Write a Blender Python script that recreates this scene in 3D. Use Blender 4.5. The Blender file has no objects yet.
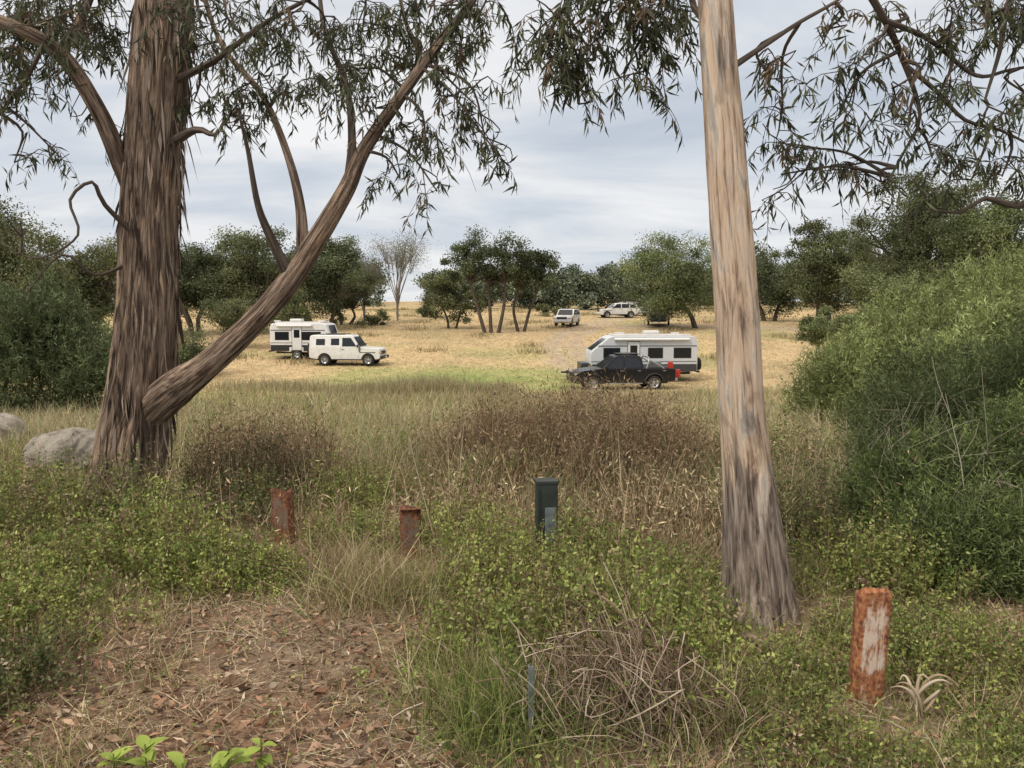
import bpy, bmesh, math, numpy as np
from mathutils import Vector, Matrix
rng=np.random.default_rng(11)
sc=bpy.context.scene
sc.view_settings.view_transform='Standard'
try: sc.view_settings.look='None'
except Exception: pass
sc.view_settings.exposure=0
R=math.radians
CAMH=1.65; F=770.0; TH=math.atan(76/770)
# ------------------------------------------------------------ helpers
def bearing(px,py,Y):
    """survey: sight line from the viewpoint -> world point at ground distance Y"""
    c,s=math.cos(TH),math.sin(TH)
    u=(384-py)/F
    d=np.array([(px-512)/F, c+s*u, -s+c*u])
    return np.array([0,0,CAMH])+d*(Y/d[1])
def vn(x,y,seed=0):
    x=np.asarray(x,float);y=np.asarray(y,float)
    xi=np.floor(x).astype(np.int64);yi=np.floor(y).astype(np.int64)
    fx=x-xi;fy=y-yi;fx=fx*fx*(3-2*fx);fy=fy*fy*(3-2*fy)
    def h(a,b):
        n=(a*374761393+b*668265263+seed*974634777)&0xffffffff
        n=((n^(n>>13))*1274126177)&0xffffffff
        n=(n^(n>>16))&0xffff
        return n/65535.0
    return (h(xi,yi)*(1-fx)+h(xi+1,yi)*fx)*(1-fy)+(h(xi,yi+1)*(1-fx)+h(xi+1,yi+1)*fx)*fy
def fbm(x,y,o=4,seed=0):
    a=0;w=.5;t=0
    for i in range(o):
        a=a+w*vn(x*2**i,y*2**i,seed+i*7);t+=w;w*=.5
    return a/t
_d=np.array([-4000,-20,0,6,9,12,20,30,41,50,60,77,95,130,165,200,300,500,4000.])
_z=np.array([0,0,0,0,-.25,-.6,-1.35,-2.1,-2.6,-2.15,-1.55,-.25,.5,2.0,3.2,3.0,0,-4,-6.])
_t=np.arange(-50,450,.5);_h=np.interp(_t,_d,_z)
_k=np.hanning(15);_k/=_k.sum();_hs=np.convolve(np.pad(_h,7,mode='edge'),_k,'valid')
def H(x,y):
    x=np.asarray(x,float);y=np.asarray(y,float)
    z=np.where(y<449,np.interp(y,_t,_hs),np.interp(y,_d,_z))
    near=np.clip(1-np.abs(y)/60,0,1)
    z=z+(fbm(x*.8,y*.8,3,3)-.5)*.16*near+(fbm(x*3,y*3,3,5)-.5)*.05*np.clip(1-np.abs(y)/20,0,1)
    z=z+(fbm(x*.03,y*.03,2,9)-.5)*.8*np.clip((y-55)/60,0,1)
    z=z+.3*np.exp(-((x+6.2)**2/3+(y-9.5)**2/5))
    return z
def sstep(a,b,x):
    t=np.clip((x-a)/(b-a),0,1);return t*t*(3-2*t)
def norm(v): return v/np.maximum(np.linalg.norm(v,axis=-1,keepdims=True),1e-9)
class Acc:
    def __init__(s): s.V=[];s.F={};s.C=[];s.B=[];s.n=0
    def add(s,V,faces,C=None,B=None):
        V=np.asarray(V,float).reshape(-1,3)
        for f in faces:
            f=np.asarray(f,np.int64);s.F.setdefault(f.shape[1],[]).append(f+s.n)
        s.V.append(V)
        if C is None: C=np.ones((len(V),3))*.5
        C=np.asarray(C,float)
        if C.ndim==1: C=np.tile(C,(len(V),1))
        s.C.append(C); s.B.append(np.zeros((len(V),3)) if B is None else B)
        s.n+=len(V)
    def build(s,name,mat,parent=None,smooth=False):
        V=np.concatenate(s.V);C=np.concatenate(s.C);B=np.concatenate(s.B)
        me=bpy.data.meshes.new(name)
        me.vertices.add(len(V));me.vertices.foreach_set('co',V.ravel().astype(np.float32))
        idx=[];st=[];o=0
        for k,fl in s.F.items():
            f=np.concatenate(fl);idx.append(f.ravel());st.append(o+np.arange(len(f))*k);o+=f.size
        idx=np.concatenate(idx);st=np.concatenate(st)
        me.loops.add(len(idx));me.loops.foreach_set('vertex_index',idx.astype(np.int32))
        me.polygons.add(len(st));me.polygons.foreach_set('loop_start',st.astype(np.int32))
        if smooth: me.polygons.foreach_set('use_smooth',np.ones(len(st),bool))
        me.update(calc_edges=True)
        a=me.color_attributes.new('Col','FLOAT_COLOR','POINT')
        a.data.foreach_set('color',np.c_[np.clip(C,.002,1),np.ones(len(C))].ravel().astype(np.float32))
        b=me.attributes.new('bk','FLOAT_VECTOR','POINT');b.data.foreach_set('vector',B.ravel().astype(np.float32))
        me.materials.append(mat)
        ob=bpy.data.objects.new(name,me);sc.collection.objects.link(ob)
        if parent: ob.parent=parent
        return ob
def empty(name,loc=(0,0,0),rz=0):
    e=bpy.data.objects.new(name,None);sc.collection.objects.link(e);e.location=loc;e.rotation_euler=(0,0,rz);e.empty_display_size=.3
    return e
def leaves(acc,P,D,L,W,C,curl=0.12):
    n=len(P);D=norm(D);S=norm(np.cross(D,norm(rng.normal(size=(n,3)))));N=np.cross(D,S)
    L=np.broadcast_to(L,(n,))[:,None];W=np.broadcast_to(W,(n,))[:,None]
    V=np.stack([P,P+D*L*.42+S*W*.5+N*L*curl*.5,P+D*L-N*L*curl*.4,P+D*L*.42-S*W*.5+N*L*curl*.5],1)
    f=np.arange(n*4).reshape(n,4)
    acc.add(V,[f],np.repeat(C,4,axis=0))
def blades(acc,P,h,w,C,lean=.25,bend=.3):
    n=len(P);a=rng.uniform(0,6.283,n);d=np.c_[np.cos(a),np.sin(a),np.zeros(n)]
    b=rng.uniform(0,6.283,n);s=np.c_[np.cos(b),np.sin(b),np.zeros(n)]
    h=np.broadcast_to(h,(n,))[:,None];w=np.broadcast_to(w,(n,))[:,None]
    le=np.abs(rng.normal(0,lean,(n,1)));be=np.abs(rng.normal(0,bend,(n,1)))
    up=np.array([0,0,1.])
    def c(t): return P+up*h*(t-be*.35*t*t)+d*h*(le*t+be*t*t)
    V=np.stack([P-s*w/2,P+s*w/2,c(.5)-s*w*.4,c(.5)+s*w*.4,c(1.)],1)
    o=np.arange(n)[:,None]*5
    CC=np.repeat(C[:,None,:],5,axis=1).copy()
    acc.add(V,[o+np.array([0,1,3,2]),o+np.array([2,3,4])],CC.reshape(-1,3))
def catmull(P,R_,step):
    P=np.asarray(P,float);R_=np.asarray(R_,float)
    Q=np.vstack([2*P[0]-P[1],P,2*P[-1]-P[-2]]);o=[];r=[]
    for i in range(len(P)-1):
        p0,p1,p2,p3=Q[i:i+4];m=max(2,int(np.linalg.norm(p2-p1)/step))
        t=np.linspace(0,1,m,endpoint=False)[:,None]
        o.append(.5*((2*p1)+(-p0+p2)*t+(2*p0-5*p1+4*p2-p3)*t**2+(-p0+3*p1-3*p2+p3)*t**3))
        r.append(R_[i]+(R_[i+1]-R_[i])*t[:,0])
    o.append(P[-1:]);r.append(R_[-1:])
    return np.vstack(o),np.concatenate(r)
def tube(acc,P,Rr,nseg=8,step=.1,rough=0,seed=0,C=(.1,.08,.06),raw=False,lobes=0,flut=1):
    if not raw: P,Rr=catmull(P,Rr,step)
    else: P=np.asarray(P,float);Rr=np.asarray(Rr,float)
    n=len(P);T=norm(np.gradient(P,axis=0))
    ref=np.array([1.,0,0]) if abs(T[0][0])<.9 else np.array([0,1.,0])
    U=np.zeros((n,3));u=ref-T[0]*ref.dot(T[0]);u/=np.linalg.norm(u);U[0]=u
    for i in range(1,n):
        u=u-T[i]*u.dot(T[i]);u/=np.linalg.norm(u);U[i]=u
    W=np.cross(T,U);a=np.linspace(0,2*np.pi,nseg,endpoint=False)
    ln=np.concatenate([[0],np.cumsum(np.linalg.norm(np.diff(P,axis=0),axis=1))])
    A,L=np.meshgrid(a,ln);RR=np.repeat(Rr[:,None],nseg,1)
    if rough>0:
        ca,sa=np.cos(A),np.sin(A)
        tw=L*.9
        q=fbm(ca*3.2+7+seed+.25*np.sin(tw),sa*3.2+L*.8*flut+3,3,seed)
        q2=fbm(ca*7+17,sa*7+L*1.7*flut,2,seed+5)
        q3=np.abs(vn(ca*13+L*.8,sa*13+5+L*1.5,seed+8)-.5)*2
        q4=np.abs(vn(ca*22+L*1.8+9,sa*22+5-L*1.2,seed+18)-.5)*2
        RR=RR*(1+rough*((q-.5)*1.8+(q2-.5)*1.0+(q3-.5)*.7+(q4-.5)*.45))
    if lobes>0:
        RR=RR*(1+lobes*np.exp(-L/.22)*(np.sin(A*4+seed)*.5+np.sin(A*7+1)*.3+.5))
    V=P[:,None,:]+RR[...,None]*(np.cos(A)[...,None]*U[:,None,:]+np.sin(A)[...,None]*W[:,None,:])
    B=np.stack([np.cos(A)*RR,np.sin(A)*RR,L],-1).reshape(-1,3)
    i=np.arange(n-1)[:,None]*nseg;j=np.arange(nseg)[None];k=(j+1)%nseg
    f=np.stack([i+j,i+k,i+nseg+k,i+nseg+j],-1).reshape(-1,4)
    acc.add(V,[f],np.asarray(C,float),B)
    return P,Rr
# ------------------------------------------------------------ materials
def newmat(name):
    m=bpy.data.materials.new(name);m.use_nodes=True;nt=m.node_tree;nt.nodes.clear()
    return m,nt,nt.nodes,nt.links
def foliage_mat(name,trans=.25,gloss=0.0):
    m,nt,N,L=newmat(name);o=N.new('ShaderNodeOutputMaterial')
    a=N.new('ShaderNodeAttribute');a.attribute_name='Col'
    p=N.new('ShaderNodeBsdfDiffuse');L.new(a.outputs['Color'],p.inputs['Color']);out=p.outputs[0]
    if trans>0:
        t=N.new('ShaderNodeBsdfTranslucent');mx=N.new('ShaderNodeMixShader');mx.inputs[0].default_value=trans
        L.new(a.outputs['Color'],t.inputs['Color']);L.new(out,mx.inputs[1]);L.new(t.outputs[0],mx.inputs[2]);out=mx.outputs[0]
    if gloss>0:
        g=N.new('ShaderNodeBsdfGlossy');g.inputs['Roughness'].default_value=.45;mx=N.new('ShaderNodeMixShader');mx.inputs[0].default_value=gloss
        L.new(out,mx.inputs[1]);L.new(g.outputs[0],mx.inputs[2]);out=mx.outputs[0]
    L.new(out,o.inputs[0])
    return m
M_leaf=foliage_mat('foliage',.25,.02);M_grass=foliage_mat('grass_blade',.3);M_gum=foliage_mat('gum_leaf',.2,.03)
M_dry=foliage_mat('dry_stems',0);M_far=foliage_mat('far_foliage',0)
def ramp(N,stops):
    r=N.new('ShaderNodeValToRGB');e=r.color_ramp.elements
    while len(e)<len(stops): e.new(.5)
    for x,(p,c) in zip(e,stops): x.position=p;x.color=(*c,1)
    return r
def bark_mat(name,kind):
    m,nt,N,L=newmat(name);o=N.new('ShaderNodeOutputMaterial');p=N.new('ShaderNodeBsdfPrincipled')
    a=N.new('ShaderNodeAttribute');a.attribute_name='bk'
    def mp(s):
        x=N.new('ShaderNodeMapping');x.inputs['Scale'].default_value=s;L.new(a.outputs['Vector'],x.inputs[0]);return x
    def nz(s,sc_,d=6,dist=0):
        x=N.new('ShaderNodeTexNoise');x.inputs['Scale'].default_value=sc_;x.inputs['Detail'].default_value=d;x.inputs['Distortion'].default_value=dist;x.inputs['Roughness'].default_value=.62
        L.new(mp(s).outputs[0],x.inputs['Vector']);return x
    fib=nz((1,1,.06),42,9,.5);big=nz((1,1,.3),7,5,.8);fine=nz((1,1,.05),150,5)
    if kind=='rough':
        r=ramp(N,[(.33,(.04,.031,.026)),(.44,(.155,.12,.097)),(.53,(.30,.237,.19)),(.63,(.40,.34,.285)),(.75,(.52,.47,.42))]);L.new(fib.outputs[0],r.inputs[0])
        r2=ramp(N,[(.35,(.68,.60,.55)),(.5,(1,.93,.87)),(.68,(1.4,1.24,1.06))]);L.new(big.outputs[0],r2.inputs[0])
        mx=N.new('ShaderNodeMix');mx.data_type='RGBA';mx.blend_type='MULTIPLY';mx.inputs[0].default_value=1
        L.new(r.outputs[0],mx.inputs[6]);L.new(r2.outputs[0],mx.inputs[7])
        rf=ramp(N,[(.35,(.6,.58,.56)),(.5,(1,1,1)),(.65,(1.4,1.37,1.33))]);L.new(fine.outputs[0],rf.inputs[0])
        m3=N.new('ShaderNodeMix');m3.data_type='RGBA';m3.blend_type='MULTIPLY';m3.inputs[0].default_value=1
        L.new(mx.outputs[2],m3.inputs[6]);L.new(rf.outputs[0],m3.inputs[7]);col=m3.outputs[2];bs=1.;bd=.035
    elif kind=='smooth':
        big=nz((1,1,.16),9,8,1.3);pat=nz((1,1,.5),5,7,.6)
        r=ramp(N,[(.36,(.20,.15,.12)),(.42,(.34,.265,.215)),(.45,(.50,.385,.29)),(.52,(.60,.47,.36)),(.565,(.62,.53,.44)),(.60,(.47,.425,.375)),(.70,(.31,.28,.25))])
        L.new(big.outputs[0],r.inputs[0])
        rp=ramp(N,[(.4,(.72,.70,.68)),(.47,(1,1,1)),(.6,(1.05,1.02,.98))]);L.new(pat.outputs[0],rp.inputs[0])
        mp_=N.new('ShaderNodeMix');mp_.data_type='RGBA';mp_.blend_type='MULTIPLY';mp_.inputs[0].default_value=1;L.new(r.outputs[0],mp_.inputs[6]);L.new(rp.outputs[0],mp_.inputs[7])
        rf=ramp(N,[(.36,(.35,.28,.24)),(.46,(.9,.87,.84)),(.7,(1.12,1.1,1.07))]);L.new(fib.outputs[0],rf.inputs[0])
        mx=N.new('ShaderNodeMix');mx.data_type='RGBA';mx.blend_type='MULTIPLY';mx.inputs[0].default_value=.85
        L.new(mp_.outputs[2],mx.inputs[6]);L.new(rf.outputs[0],mx.inputs[7])
        rb=ramp(N,[(.34,(.05,.038,.03)),(.5,(.19,.148,.12)),(.64,(.36,.30,.25))]);L.new(fib.outputs[0],rb.inputs[0])
        sp=N.new('ShaderNodeSeparateXYZ');L.new(a.outputs['Vector'],sp.inputs[0])
        ad=N.new('ShaderNodeMath');ad.operation='MULTIPLY_ADD';ad.inputs[1].default_value=2.4;L.new(big.outputs[0],ad.inputs[0]);L.new(sp.outputs[2],ad.inputs[2])
        mr=N.new('ShaderNodeMapRange');mr.inputs[1].default_value=1.85;mr.inputs[2].default_value=2.15;L.new(ad.outputs[0],mr.inputs[0])
        m2=N.new('ShaderNodeMix');m2.data_type='RGBA';L.new(mr.outputs[0],m2.inputs[0]);L.new(rb.outputs[0],m2.inputs[6]);L.new(mx.outputs[2],m2.inputs[7])
        col=m2.outputs[2];bs=.9;bd=.018
    else:
        r=ramp(N,[(.3,(.03,.024,.02)),(.5,(.09,.07,.055)),(.7,(.2,.16,.13))]);L.new(fib.outputs[0],r.inputs[0]);col=r.outputs[0];bs=.6;bd=.01
    L.new(col,p.inputs['Base Color']);p.inputs['Roughness'].default_value=.9;p.inputs['Specular IOR Level'].default_value=.15
    ad2=N.new('ShaderNodeMath');ad2.operation='MULTIPLY_ADD';ad2.inputs[1].default_value=.4;L.new(fine.outputs[0],ad2.inputs[0]);L.new(fib.outputs[0],ad2.inputs[2])
    b=N.new('ShaderNodeBump');b.inputs['Strength'].default_value=bs;b.inputs['Distance'].default_value=bd
    L.new(ad2.outputs[0],b.inputs['Height']);L.new(b.outputs[0],p.inputs['Normal']);L.new(p.outputs[0],o.inputs[0])
    return m
M_bark=bark_mat('stringy_bark','rough');M_smooth=bark_mat('smooth_gum_bark','smooth');M_twig=bark_mat('twig_bark','twig')
def simple(name,c,rough=.5,metal=0,spec=.5,coat=0,var=0.06,scale=6,dirt=None):
    m,nt,N,L=newmat(name);o=N.new('ShaderNodeOutputMaterial');p=N.new('ShaderNodeBsdfPrincipled')
    tc=N.new('ShaderNodeTexCoord');nz=N.new('ShaderNodeTexNoise');nz.inputs['Scale'].default_value=scale;nz.inputs['Detail'].default_value=6
    L.new(tc.outputs['Object'],nz.inputs['Vector'])
    c=np.array(c);r=ramp(N,[(.3,tuple(c*(1-var*2))),(.7,tuple(np.minimum(c*(1+var),1)))]);L.new(nz.outputs[0],r.inputs[0])
    out=r.outputs[0]
    if dirt:
        sp=N.new('ShaderNodeSeparateXYZ');L.new(tc.outputs['Object'],sp.inputs[0])
        mr=N.new('ShaderNodeMapRange');mr.inputs[1].default_value=.95;mr.inputs[2].default_value=.35;mr.inputs[4].default_value=dirt
        L.new(sp.outputs[2],mr.inputs[0])
        mx=N.new('ShaderNodeMix');mx.data_type='RGBA';mx.inputs[7].default_value=(.28,.21,.14,1);L.new(mr.outputs[0],mx.inputs[0]);L.new(out,mx.inputs[6]);out=mx.outputs[2]
    L.new(out,p.inputs['Base Color']);p.inputs['Roughness'].default_value=rough;p.inputs['Metallic'].default_value=metal
    p.inputs['Specular IOR Level'].default_value=spec;p.inputs['Coat Weight'].default_value=coat
    L.new(p.outputs[0],o.inputs[0]);return m
M_black=simple('black_paint',(.006,.007,.010),.3,0,.35,.15,dirt=.04);M_white=simple('white_paint',(.74,.74,.73),.35,0,.5,.3,dirt=.2)
M_silver=simple('silver_panel',(.60,.62,.64),.4,.1,var=.03);M_glass=simple('dark_glass',(.015,.018,.022),.08,0,.5)
M_rub=simple('tyre_rubber',(.02,.02,.02),.85);M_alloy=simple('alloy',(.4,.4,.4),.35,.7);M_trim=simple('black_trim',(.018,.018,.02),.6)
M_red=simple('red_plastic',(.42,.03,.02),.4);M_lamp=simple('head_lamp',(.6,.62,.65),.1,.3);M_grey=simple('grey_panel',(.16,.17,.18),.5)
M_chk=simple('checker_plate',(.07,.075,.08),.4,.4,var=.2,scale=40);M_orange=simple('orange_lens',(.7,.25,.03),.3)
def rust_mat(name,paint,lo,hi,cols):
    m,nt,N,L=newmat(name);o=N.new('ShaderNodeOutputMaterial');p=N.new('ShaderNodeBsdfPrincipled')
    tc=N.new('ShaderNodeTexCoord');mp=N.new('ShaderNodeMapping');mp.inputs['Scale'].default_value=(1,1,.3);L.new(tc.outputs['Object'],mp.inputs[0])
    nz=N.new('ShaderNodeTexNoise');nz.inputs['Scale'].default_value=30;nz.inputs['Detail'].default_value=9;nz.inputs['Roughness'].default_value=.72;L.new(mp.outputs[0],nz.inputs['Vector'])
    n2=N.new('ShaderNodeTexNoise');n2.inputs['Scale'].default_value=45;n2.inputs['Detail'].default_value=6;L.new(tc.outputs['Object'],n2.inputs['Vector'])
    rr=ramp(N,[(.36,cols[0]),(.5,cols[1]),(.66,cols[2])]);L.new(n2.outputs[0],rr.inputs[0])
    at=N.new('ShaderNodeAttribute');at.attribute_name='Col'
    ad=N.new('ShaderNodeMath');ad.operation='ADD';L.new(nz.outputs[0],ad.inputs[0]);L.new(at.outputs['Fac'],ad.inputs[1])
    mr=N.new('ShaderNodeMapRange');mr.inputs[1].default_value=lo;mr.inputs[2].default_value=hi;L.new(ad.outputs[0],mr.inputs[0])
    mx=N.new('ShaderNodeMix');mx.data_type='RGBA';L.new(mr.outputs[0],mx.inputs[0]);mx.inputs[6].default_value=(*paint,1);L.new(rr.outputs[0],mx.inputs[7])
    L.new(mx.outputs[2],p.inputs['Base Color']);p.inputs['Roughness'].default_value=.85
    b=N.new('ShaderNodeBump');b.inputs['Strength'].default_value=.5;b.inputs['Distance'].default_value=.004;L.new(n2.outputs[0],b.inputs['Height']);L.new(b.outputs[0],p.inputs['Normal'])
    L.new(p.outputs[0],o.inputs[0]);return m
M_rust=rust_mat('rusty_painted_steel',(.62,.50,.40),.52,.64,[(.13,.045,.022),(.29,.11,.045),(.46,.21,.09)])
M_rust2=rust_mat('rusted_steel',(.16,.12,.09),.5,.62,[(.07,.03,.018),(.17,.065,.03),(.28,.11,.05)])
# ------------------------------------------------------------ world
w=bpy.data.worlds.new('World');sc.world=w;w.use_nodes=True;N=w.node_tree.nodes;L=w.node_tree.links;N.clear()
SUN=Vector((-.55,-.45,.8)).normalized()
sky=N.new('ShaderNodeTexSky');sky.sky_type='NISHITA';sky.sun_disc=False;sky.sun_elevation=math.asin(SUN.z);sky.sun_rotation=math.atan2(SUN.x,SUN.y)
tc=N.new('ShaderNodeTexCoord');sp=N.new('ShaderNodeSeparateXYZ');L.new(tc.outputs['Generated'],sp.inputs[0])
def mth(op,a,b=None,clamp=False):
    x=N.new('ShaderNodeMath');x.operation=op;x.use_clamp=clamp
    for i,v in enumerate([a,b]):
        if v is None: continue
        if isinstance(v,(int,float)): x.inputs[i].default_value=v
        else: L.new(v,x.inputs[i])
    return x.outputs[0]
zc=mth('MAXIMUM',sp.outputs[2],0);zz=mth('ADD',zc,.13)
cb=N.new('ShaderNodeCombineXYZ');L.new(mth('DIVIDE',sp.outputs[0],zz),cb.inputs[0]);L.new(mth('DIVIDE',sp.outputs[1],zz),cb.inputs[1])
mpp=N.new('ShaderNodeMapping');mpp.inputs['Scale'].default_value=(.6,.85,1);mpp.inputs['Location'].default_value=(2.3,.7,0);mpp.inputs['Rotation'].default_value=(0,0,.35);L.new(cb.outputs[0],mpp.inputs[0])
n1=N.new('ShaderNodeTexNoise');n1.inputs['Scale'].default_value=1.2;n1.inputs['Detail'].default_value=7;n1.inputs['Roughness'].default_value=.55;n1.inputs['Distortion'].default_value=.6;L.new(mpp.outputs[0],n1.inputs['Vector'])
cr=ramp(N,[(.30,(.55,.605,.69)),(.43,(.67,.715,.78)),(.53,(.80,.82,.85)),(.66,(.95,.95,.955))]);L.new(n1.outputs[0],cr.inputs[0])
sc10=N.new('ShaderNodeVectorMath');sc10.operation='SCALE';L.new(cr.outputs[0],sc10.inputs[0])
mr=N.new('ShaderNodeMapRange');mr.interpolation_type='SMOOTHSTEP';mr.inputs[1].default_value=.42;mr.inputs[2].default_value=.95;mr.inputs[3].default_value=10;mr.inputs[4].default_value=21;L.new(sp.outputs[2],mr.inputs[0])
L.new(mr.outputs[0],sc10.inputs['Scale'])
mw=N.new('ShaderNodeMapRange');mw.inputs[1].default_value=.42;mw.inputs[2].default_value=.8;L.new(sp.outputs[2],mw.inputs[0])
wm=N.new('ShaderNodeMix');wm.data_type='RGBA';wm.blend_type='MULTIPLY';wm.inputs[7].default_value=(1.16,1.0,.83,1);L.new(mw.outputs[0],wm.inputs[0]);L.new(sc10.outputs[0],wm.inputs[6])
mx=N.new('ShaderNodeMix');mx.data_type='RGBA';mx.inputs[0].default_value=.94;L.new(sky.outputs[0],mx.inputs[6]);L.new(wm.outputs[2],mx.inputs[7])
bg=N.new('ShaderNodeBackground');bg.inputs['Strength'].default_value=.1;L.new(mx.outputs[2],bg.inputs[0])
wo=N.new('ShaderNodeOutputWorld');L.new(bg.outputs[0],wo.inputs[0])
sl=bpy.data.lights.new('sun','SUN');sl.energy=2.1;sl.angle=R(12);sl.color=(1,.94,.84);so=bpy.data.objects.new('sun',sl);sc.collection.objects.link(so)
so.rotation_euler=SUN.to_track_quat('Z','Y').to_euler();so.location=(0,0,30)
cam=bpy.data.cameras.new('camera');cam.lens=F/1024*36;cam.sensor_width=36;cam.clip_end=6000;cam.clip_start=.05
co=bpy.data.objects.new('camera',cam);sc.collection.objects.link(co);co.location=(0,0,CAMH);co.rotation_euler=(math.pi/2-TH,0,0);sc.camera=co
# ------------------------------------------------------------ ground
def track_mask(x,y):
    yy=np.array([38,44,50,58,66,78,92,120,160.]);xx=np.array([8,5.4,4.3,3.9,4.6,7.6,13.0,20,26.])
    cx=np.interp(y,yy,xx);d=np.abs(x-cx)
    m1=(1-sstep(.8,2.5,d+(fbm(x*.6,y*.6,2,31)-.5)*1.5))*sstep(42,48,y)
    m1=m1*(1-.55*np.exp(-(d/.35)**2))
    cy=np.interp(x,[8,14,24,34,60],[76,80,78,70,66]);m2=(1-sstep(1.5,4.5,np.abs(y-cy)+(fbm(x*.3,y*.3,2,33)-.5)*3))*sstep(8,11,x)
    return np.maximum(m1,m2*.85)
def ground_col(x,y):
    n=fbm(x*.25,y*.25,4,21);n2=fbm(x*1.3,y*1.3,4,22);n3=fbm(x*.08,y*.12,3,23)
    tan=np.array([.50,.385,.225]);tan2=np.array([.40,.32,.185]);grn=np.array([.21,.29,.085]);olive=np.array([.30,.27,.135])
    litter=np.array([.23,.155,.105]);soil=np.array([.27,.20,.145]);und=np.array([.15,.14,.07])
    def mixc(a,b,t): return a*(1-t[...,None])+b*t[...,None]
    c=mixc(np.broadcast_to(tan,x.shape+(3,)),tan2,sstep(.4,.65,n))
    g=.3*sstep(.45,.62,n3+.12*(n-.5)-.16*sstep(52,66,y))
    g=np.maximum(g,1.0*np.exp(-(np.maximum(np.abs(x+3.0)-6.2,0)**2/5+np.maximum(np.abs(y-43.5)-3.5,0)**2/10))*(.5+1.0*(n-.2)))
    c=mixc(c,grn,np.clip(g,0,1)*.85)
    u=1-sstep(24,33,y+4*(n-.5));c=mixc(c,olive,u)
    c=mixc(c,und,(1-sstep(7,16,y))*.9)
    near=1-sstep(3.6,6.8,y+2.2*(n2-.5)+.8*np.maximum(x-.2,0))
    c=mixc(c,mixc(np.broadcast_to(litter,x.shape+(3,)),soil,sstep(.4,.6,n2)),near)
    c=mixc(c,np.array([.40,.325,.24]),track_mask(x,y)*.85)
    c=c*(.8+.4*fbm(x*5,y*5,3,27))[...,None]
    return c
tx=np.linspace(-7.6,7.6,520);xs=2.2*np.sinh(tx)
ty=np.linspace(-1.6,7.4,620);ys=3.0+2.2*np.sinh(ty)
X,Y=np.meshgrid(xs,ys);Z=H(X,Y)
V=np.stack([X,Y,Z],-1).reshape(-1,3);nx=len(xs);i=np.arange(len(ys)-1)[:,None]*nx;j=np.arange(nx-1)[None]
f=np.stack([i+j,i+j+1,i+nx+j+1,i+nx+j],-1).reshape(-1,4)
A=Acc();A.add(V,[f],ground_col(X.ravel(),Y.ravel()))
m,nt,N_,L_=newmat('ground_soil_and_grass');o=N_.new('ShaderNodeOutputMaterial');p=N_.new('ShaderNodeBsdfPrincipled')
a=N_.new('ShaderNodeAttribute');a.attribute_name='Col';g=N_.new('ShaderNodeNewGeometry')
def gn(s,d):
    q=N_.new('ShaderNodeTexNoise');q.inputs['Scale'].default_value=s;q.inputs['Detail'].default_value=d;q.inputs['Roughness'].default_value=.65;L_.new(g.outputs['Position'],q.inputs['Vector']);return q
q1=gn(2.2,9);q2=gn(40,5)
r1=ramp(N_,[(.3,(.62,.6,.55)),(.5,(1,1,1)),(.7,(1.3,1.22,1.1))]);L_.new(q1.outputs[0],r1.inputs[0])
r2=ramp(N_,[(.3,(.5,.46,.43)),(.5,(.95,.95,.95)),(.7,(1.5,1.45,1.4))]);L_.new(q2.outputs[0],r2.inputs[0])
def mul(a_,b_,t=1):
    x=N_.new('ShaderNodeMix');x.data_type='RGBA';x.blend_type='MULTIPLY';x.inputs[0].default_value=t;L_.new(a_,x.inputs[6]);L_.new(b_,x.inputs[7]);return x.outputs[2]
L_.new(mul(mul(a.outputs['Color'],r1.outputs[0]),r2.outputs[0],.8),p.inputs['Base Color']);p.inputs['Roughness'].default_value=.95;p.inputs['Specular IOR Level'].default_value=.1
b=N_.new('ShaderNodeBump');b.inputs['Strength'].default_value=.8;b.inputs['Distance'].default_value=.03;L_.new(q2.outputs[0],b.inputs['Height']);L_.new(b.outputs[0],p.inputs['Normal']);L_.new(p.outputs[0],o.inputs[0])
A.build('ground',m,smooth=True)
# ------------------------------------------------------------ grass
def wedge(n,y0,y1,k=.8,ex=1.2):
    y=np.exp(rng.uniform(np.log(y0),np.log(y1),n));x=rng.uniform(-1,1,n)*(k*y+ex);return x,y
def onground(x,y,dz=-.01): return np.c_[x,y,H(x,y)+dz]
def pick(n,cols,noise=.18):
    cols=np.array(cols);c=cols[rng.integers(0,len(cols),n)];return c*(1+rng.normal(0,noise,(n,1)))
STRAW=[(.55,.45,.28),(.46,.37,.22),(.62,.53,.35),(.36,.28,.18),(.30,.21,.14)];GREEN=[(.19,.24,.07),(.25,.29,.09),(.15,.2,.06),(.3,.31,.12)];SAGE=[(.35,.36,.21),(.42,.40,.25),(.29,.31,.17)]
BROWN=[(.30,.20,.125),(.23,.15,.095),(.38,.28,.18),(.16,.105,.075),(.44,.35,.24)]
def mixcols(n,t,c1,c2):
    s=rng.random(n)<t;return np.where(s[:,None],pick(n,c1),pick(n,c2))
def barespot(x,y):
    e=((x+1.0)/1.2)**2+((y-3.05)/1.0)**2
    return 1-sstep(.45,1.25,e+(fbm(x*2.4,y*2.4,3,41)-.5)*1.9)
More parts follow.
